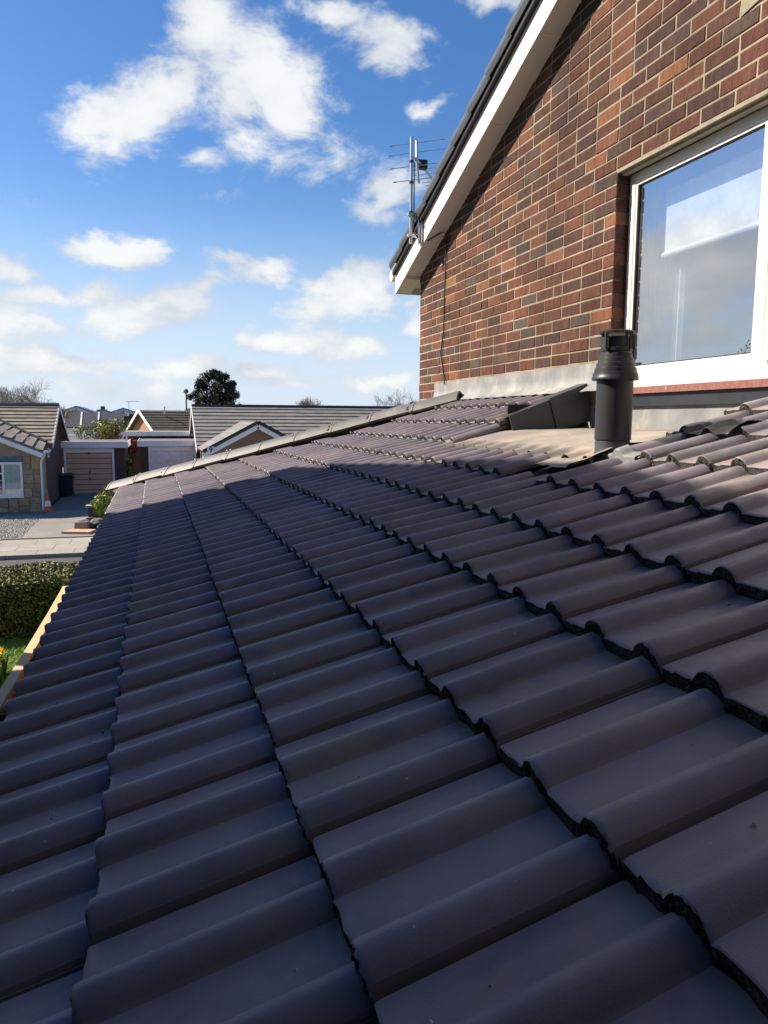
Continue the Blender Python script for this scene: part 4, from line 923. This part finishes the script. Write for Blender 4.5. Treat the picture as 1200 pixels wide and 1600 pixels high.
# ================================================================== STREET FURNITURE
cn = thing('traffic_cone', 'orange and white traffic cone by the bungalow downpipe', 'cone', (-3.86, 29.75, .1))
ORG = mat('orange cone plastic', (.75, .10, .03), rough=.45); c_ = (-3.86, 29.75, .1)
q = MB(); q.box(c_[0]-.19, c_[0]+.19, c_[1]-.19, c_[1]+.19, .1, .14); q.build('base', ORG, cn)
q = MB(); q.lathe(c_, [(.15, .04), (.115, .2)], 20); q.lathe(c_, [(.075, .40), (.035, .60), (.0, .60)], 20); q.build('body', ORG, cn, smooth='auto')
q = MB(); q.lathe(c_, [(.1155, .2), (.0755, .40)], 20); q.build('reflective_band', mat('white reflective band', (.85, .85, .82), rough=.3), cn, smooth='auto')
q = MB(); q.lathe(c_, [(.02, .6), (.018, .84), (0, .85)], 10); q.build('top_post', mat('pale red post', (.5, .22, .2)), cn)
bn = thing('wheelie_bin', 'dark blue wheelie bin standing against the bungalow side wall', 'bin', (-3.78, 35.4, .1))
BINM = mat('dark bin plastic', (.018, .022, .035), rough=.45)
q = MB(); X, Y = -3.78, 35.4; q.hexa([(X-.22, Y-.24, .16), (X+.22, Y-.24, .16), (X+.22, Y+.26, .16), (X-.22, Y+.26, .16), (X-.29, Y-.36, 1.02), (X+.29, Y-.36, 1.02), (X+.29, Y+.36, 1.02), (X-.29, Y+.36, 1.02)]); q.build('body', BINM, bn)
q = MB(); q.hexa([(X-.31, Y-.40, 1.025), (X+.31, Y-.40, 1.025), (X+.31, Y+.38, 1.025), (X-.31, Y+.38, 1.025), (X-.27, Y-.36, 1.07), (X+.27, Y-.36, 1.07), (X+.27, Y+.34, 1.12), (X-.27, Y+.34, 1.12)]); q.build('lid', BINM, bn)
q = MB(); q.tube([(X-.28, Y+.42, 1.0), (X+.28, Y+.42, 1.0)], .018, 8); q.build('handle', BINM, bn)
for sx in (-.24, .20): q = MB(); q.tube([(X+sx, Y+.25, .2), (X+sx+.05, Y+.25, .2)], .1, 14); q.build('wheel', BLACK, bn)
lp = thing('street_lamp', 'thin grey street lamp standing left of the dark evergreen tree', 'street lamp', (2.5, 62, 0))
q = MB(); q.tube([(2.5, 62, 0), (2.5, 62, 5.6)], [.09, .055], 8); q.build('column', mat('grey lamp column', (.16, .17, .18), rough=.5), lp); q = MB(); q.lathe((2.5, 62, 5.55), [(.06, 0), (.2, .12), (.2, .28), (.05, .4), (0, .4)], 12); q.build('lantern', mat('lamp lantern', (.12, .13, .14), rough=.4), lp)
pl = thing('stone_planter_post', 'short dark post with square slab top beside the drive plants', 'post', (-2.02, 26.2, .1))
boxo('post', mat('dark post', (.05, .05, .055)), pl, -2.17, -1.87, 26.05, 26.35, .1, .62); boxo('cap', CONC, pl, -2.24, -1.80, 25.98, 26.42, .62, .68)
# rockery at the drive edge
ROCK = mat('rockery stone', (1, 1, 1), objcol=True, scale=6, rough=.9, bump=.6, bscale=20)
def rock(x, y, z, r, c, lab):
    bm = bmesh.new(); bmesh.ops.create_icosphere(bm, subdivisions=2, radius=1)
    sx, sy, sz = r*random.uniform(.8, 1.3), r*random.uniform(.8, 1.2), r*random.uniform(.45, .7); o3 = Vector((x*3, y*3, z))
    for v in bm.verts:
        d = 1+.35*noise.noise(v.co*1.3+o3)+.12*noise.noise(v.co*4+o3); v.co = Vector((v.co.x*sx*d, v.co.y*sy*d, v.co.z*sz*d))
    me = bpy.data.meshes.new('rock'); bm.to_mesh(me); bm.free(); me.materials.append(ROCK)
    o = bpy.data.objects.new('rock', me); COL.objects.link(o); o.location = (x, y, z); o.rotation_euler = (random.uniform(-.3, .3), random.uniform(-.3, .3), random.uniform(0, 6)); o.color = (*c, 1)
    o['label'] = lab; o['category'] = 'rock'; o['group'] = 'rockery stones beside the drive'
q = MB(); q.prism([(-2.75, 23.75, .10), (-1.95, 23.45, .10), (-1.8, 24.0, .10), (-2.4, 24.35, .10)], (0, 0, .07)); q.build('stone_slab', mat('pink sandstone slab', (.50, .30, .20), (.42, .25, .17), rough=.9, bump=.3), label='flat pink sandstone slab at the front of the rockery', category='slab', at=Vector((-2.3, 23.9, .1)))
q = MB(); q.hexa([(-2.45, 24.25, .1), (-2.05, 24.15, .1), (-1.98, 24.55, .1), (-2.4, 24.65, .1), (-2.42, 24.28, .36), (-2.08, 24.2, .38), (-2.02, 24.52, .36), (-2.38, 24.6, .34)]); q.build('stone_block', mat('grey brown block', (.27, .22, .17), (.2, .165, .13), rough=.9, bump=.4), label='squared brown stone block behind the pink slab', category='block', at=Vector((-2.2, 24.4, .1)))
for k in range(16): rock(-2.0+random.uniform(-.35, .5), 24.7+random.uniform(-.5, 1.4), .16+random.uniform(0, .12), random.uniform(.14, .24), random.choice([(.10, .095, .09), (.15, .14, .13), (.07, .068, .066)]), 'dark rough rockery stone heaped beside the drive')
# ================================================================== PLANTS
def shrub(name, lab, cat, c, r, cols, n, size, seed=0, group=None):
    t_ = thing(name, lab, cat, (c[0], c[1], 0), group); c = Vector(c)
    q = MB()
    for k in range(6): q.tube([(c.x+random.uniform(-.1, .1), c.y, 0), (c.x+random.uniform(-.3, .3)*r[0], c.y+random.uniform(-.3, .3), c.z*.6), (c.x+random.uniform(-.6, .6)*r[0], c.y+random.uniform(-.4, .4)*r[1], c.z+random.uniform(0, .5)*r[2])], [.03, .02, .008], 5)
    q.build('stem', BARK, t_)
    cl = [(c+Vector((random.gauss(0, .45)*r[0], random.gauss(0, .45)*r[1], random.uniform(-.8, .85)*r[2])), random.choice(range(len(cols)))) for _ in range(26)]
    for ci, m_ in enumerate(cols):
        q = MB(); pts = []
        for _ in range(n//len(cols)):
            p0, k = random.choice(cl)
            if k != ci: continue
            d = Vector((random.gauss(0, 1), random.gauss(0, 1), random.gauss(0, 1))).normalized(); rad = .42*r[0]*random.uniform(.5, 1)**.5
            pts.append((p0+Vector((d.x*rad, d.y*rad, d.z*rad*.8)), d))
        leaf_quads(q, pts, size, .8); q.build('foliage', m_, t_)
    return t_
LM = [leafmat('fresh green leaf', (.14, .20, .035), (.09, .14, .025)), leafmat('lime leaf', (.33, .38, .07), (.24, .30, .06)), leafmat('orange brown leaf', (.27, .145, .05), (.18, .10, .04)), leafmat('red brown leaf', (.26, .075, .055), (.17, .05, .04)), leafmat('dull olive leaf', (.12, .115, .045), (.08, .08, .03))]
shrub('mixed_shrub', 'broad green and orange shrub behind the brown door garage', 'shrub', (-2.75, 44.5, 2.7), (1.15, .9, .62), [LM[0], LM[1], LM[2], LM[4]], 16000, .11)
shrub('red_shrub', 'small red leaved shrub between the two garages', 'shrub', (-1.2, 41.5, 2.1), (.3, .3, .4), [LM[3]], 1500, .09)
shrub('green_shrub', 'yellow green shrub in the gap between the two garages', 'shrub', (-1.15, 38.6, 1.0), (.24, .4, .9), [LM[1], LM[0]], 3000, .08)
shrub('border_plant', 'lime green border plant at the roof edge by the drive', 'shrub', (-1.66, 26.0, .66), (.34, .4, .5), [LM[1]], 4200, .09)
shrub('dry_border_plant', 'tan feathery border plant beyond the lime plant', 'shrub', (-1.62, 28.2, .75), (.34, .4, .5), [LM[2], LM[4], LM[1]], 2400, .07)
def branch(q, p, d, L, r, depth, spread, n_tw, pts=None, minr=.006):
    segs = 3; path = [p]; rs = [r]; cur = p; dd_ = d.copy()
    for i in range(segs):
        dd_ = (dd_+Vector((random.gauss(0, .12), random.gauss(0, .12), random.gauss(0, .08)+.03))).normalized(); cur = cur+dd_*L/segs; path.append(cur); rs.append(max(minr, r*(1-.38*(i+1)/segs)))
    q.tube(path, rs, 5 if r > .04 else 3, False)
    if pts is not None and depth <= 2: pts += [(path[k]+Vector((random.gauss(0, .08), random.gauss(0, .08), random.gauss(0, .08))), dd_) for k in (1, 2, 3)]
    if depth == 0: return
    for k in range(n_tw):
        f_ = random.uniform(.35, 1) if k else 1.; i = min(segs-1, int(f_*segs)); bp = path[i].lerp(path[i+1], f_*segs-i) if i < segs else path[-1]
        a = dd_.orthogonal().normalized(); a.rotate(Matrix.Rotation(random.uniform(0, 6.28), 3, dd_)); nd = (dd_*cos(spread)+a*sin(spread)*random.uniform(.6, 1.2)).normalized()
        branch(q, bp, nd, L*random.uniform(.62, .82), max(minr, r*random.uniform(.45, .62)), depth-1, spread, n_tw, pts, minr)
def tree(name, lab, x, y, h, trunk, depth, n_tw, m_, minr, group=None, leaf=None, lean=0, leafsize=.1, per=1, spread=.62):
    t_ = thing(name, lab, 'tree', (x, y, 0), group); q = MB(); tp = Vector((x+lean, y, h*trunk)); q.tube([(x, y, 0), (x+lean*.5, y, h*trunk*.5), tp], [h*.022, h*.018, h*.015], 7); q.build('trunk', BARK, t_)
    q = MB(); pts = []
    for k in range(n_tw+2):
        a = 6.28*k/(n_tw+2)+random.random(); d = Vector((cos(a)*.55, sin(a)*.55, .85)).normalized(); branch(q, tp-Vector((0, 0, random.uniform(0, h*.08))), d, h*(1-trunk)*.42, h*.010, depth, spread, n_tw, pts, minr)
    q.build('crown' if leaf is None else 'limbs', m_, t_)
    if leaf is not None:
        q = MB(); pp = [(p+Vector((random.gauss(0, .14), random.gauss(0, .14), random.gauss(0, .14)))*1, d) for p, d in pts for _ in range(per)]; leaf_quads(q, pp, leafsize, .2); q.build('crown', leaf, t_)
    return t_
random.seed(21)
tree('bare_tree', 'wide bare tree beyond the stone bungalow roof', -11.6, 72, 6.3, .3, 5, 4, TWIG, .007, 'bare trees')
tree('bare_tree', 'small bare tree behind the stone bungalow ridge end', -8.6, 74, 5.0, .5, 4, 4, TWIG, .010, 'bare trees')
tree('bare_tree', 'lone rounded bare tree above the long grey roof', 18.0, 90, 6.5, .5, 4, 4, TWIG, .011, 'bare trees')
tree('bare_tree', 'bare tree partly hidden behind the brick wall corner', 18.2, 52, 5.7, .3, 5, 3, TWIG, .008, 'bare trees')
tree('bare_tree', 'low bare tree behind the long grey roof next to the lamp', 1.6, 78, 4.7, .4, 4, 4, TWIG, .012, 'bare trees')
def dense_tree(name, lab, x, y, z0, z1, rx, n, size, leaf):
    t_ = thing(name, lab, 'tree', (x, y, 0)); q = MB(); q.tube([(x, y, 0), (x, y, z0), (x+.1, y, (z0+z1)/2)], [.25, .2, .1], 8)
    cl = []
    for k in range(120):
        a = random.uniform(0, 6.28); f_ = random.random()**1.35; rr_ = rx*sqrt(random.random())*(.98-.55*max(0, f_-.55)/.45); cl.append((Vector((x+cos(a)*rr_, y+sin(a)*rr_, z0+(z1-z0)*f_*.93)), random.uniform(.28, .5)))
    for c_, r in cl: q.tube([(x, y, z0+random.uniform(-.3, .8)), c_], [.07, .02], 5)
    q.build('trunk', BARK, t_); q = MB(); pts = []
    for _ in range(n):
        c_, r = random.choice(cl); d = Vector((random.gauss(0, 1), random.gauss(0, 1), random.gauss(0, 1))).normalized(); pts.append((c_+d*r*random.uniform(.3, 1.05), d+Vector((0, 0, .3))))
    leaf_quads(q, pts, size, .6); q.build('crown', leaf, t_); return t_
dense_tree('evergreen_tree', 'dark dense evergreen tree rising behind the long grey roof', 4.62, 60, 3.4, 7.45, 2.15, 26000, .15, DLEAF)
tree('garden_tree', 'young budding tree on the lawn reflected in the window glass', -14.2, 15.6, 6.2, .3, 5, 3, BARK, .006, None, LM[4], 0, .06, 2)

# ================================================================== UNSEEN NEIGHBOUR HOUSE (shaped to throw the shade over the near roof)
nb = thing('neighbour_house', 'unseen grey house shaped to shade the roof, storey raised on posts, beside the lawn', 'house', (-6, 2, 0))
NX = -3.3; NY1 = 7.53; NEZ = E+3.60; NE2 = E+3.97; NYG = 2.0; NYA = 5.3; NZA = E+4.36; NB = E+1.88
q = MB(); q.prism([(NX, NY1, NB), (NX, NY1, NEZ), (-6.6, NY1, NEZ+1.2), (-9.8, NY1, NEZ), (-9.8, NY1, NB)], (0, -13, 0)); q.prism([(NX+.002, NY1+.002, NEZ-.2), (NX+.002, NYA, NZA-.08), (NX+.002, NYG, NE2-.1), (NX+.002, NYG, NEZ-.3)], (-2, 0, 0)); q.prism([(NX+.003, NYG, NEZ-.3), (NX+.003, NYG, NE2-.05), (NX+.003, NY1-13, NE2-.05), (NX+.003, NY1-13, NEZ-.3)], (-1, 0, 0)); q.build('wall', mat('grey render', (.15, .16, .18), (.12, .13, .15), scale=2, rough=.9), nb)  # wall tone kept dark to cut fill on the shaded tiles
boxo('ground_floor', BRK[0], nb, -9.8, -6.2, NY1-13, NY1-2.5, 0, NB-.002)
for yy in (NY1-13+.3, NY1-9, NY1-5, NY1-.5): boxo('post', WHITE, nb, NX-.25, NX-.05, yy-.1, yy+.1, 0, NB-.002)  # open storey on posts, added so sun passes under to the fence
E0 = Vector((NX+.05, NYG+.1, NE2)); E1 = Vector((NX+.05, NY1-13, NE2)); R0 = Vector((-6.6, NYG, NE2+1.3)); R1 = Vector((-6.6, NY1-13, NE2+1.3))
courses(nb, E0, E1, R0, R1, 6, GREYROOF[1]); courses(nb, (-10.15, NY1+.05, NEZ-.12), (-10.15, NY1-13, NEZ-.12), Vector((-6.6, NY1, NEZ+1.3)), R1, 3, GREYROOF[1])
for ye, ze in ((NY1+.04, NEZ-.02), (NYG-.04, NE2-.02)): courses(nb, (NX+.03, ye, ze), (-6.6, ye, ze), (NX+.03, NYA, NZA), (-6.6, NYA, NZA), 5, GREYROOF[1])
q = MB(); q.tube([E0+Vector((.06, 0, -.05)), E1+Vector((.06, 0, -.05))], .055, 8); q.build('gutter', WHITE, nb)
for yy in (6.2, 2.5, -1.5):
    for zz in (E+2.3,):
        f_ = boxo('window', WHITE, nb, NX+.0, NX+.05, yy-.7, yy+.7, zz, zz+1.15); boxo('pane', GLASSB, f_, NX+.051, NX+.056, yy-.62, yy+.62, zz+.08, zz+1.07)
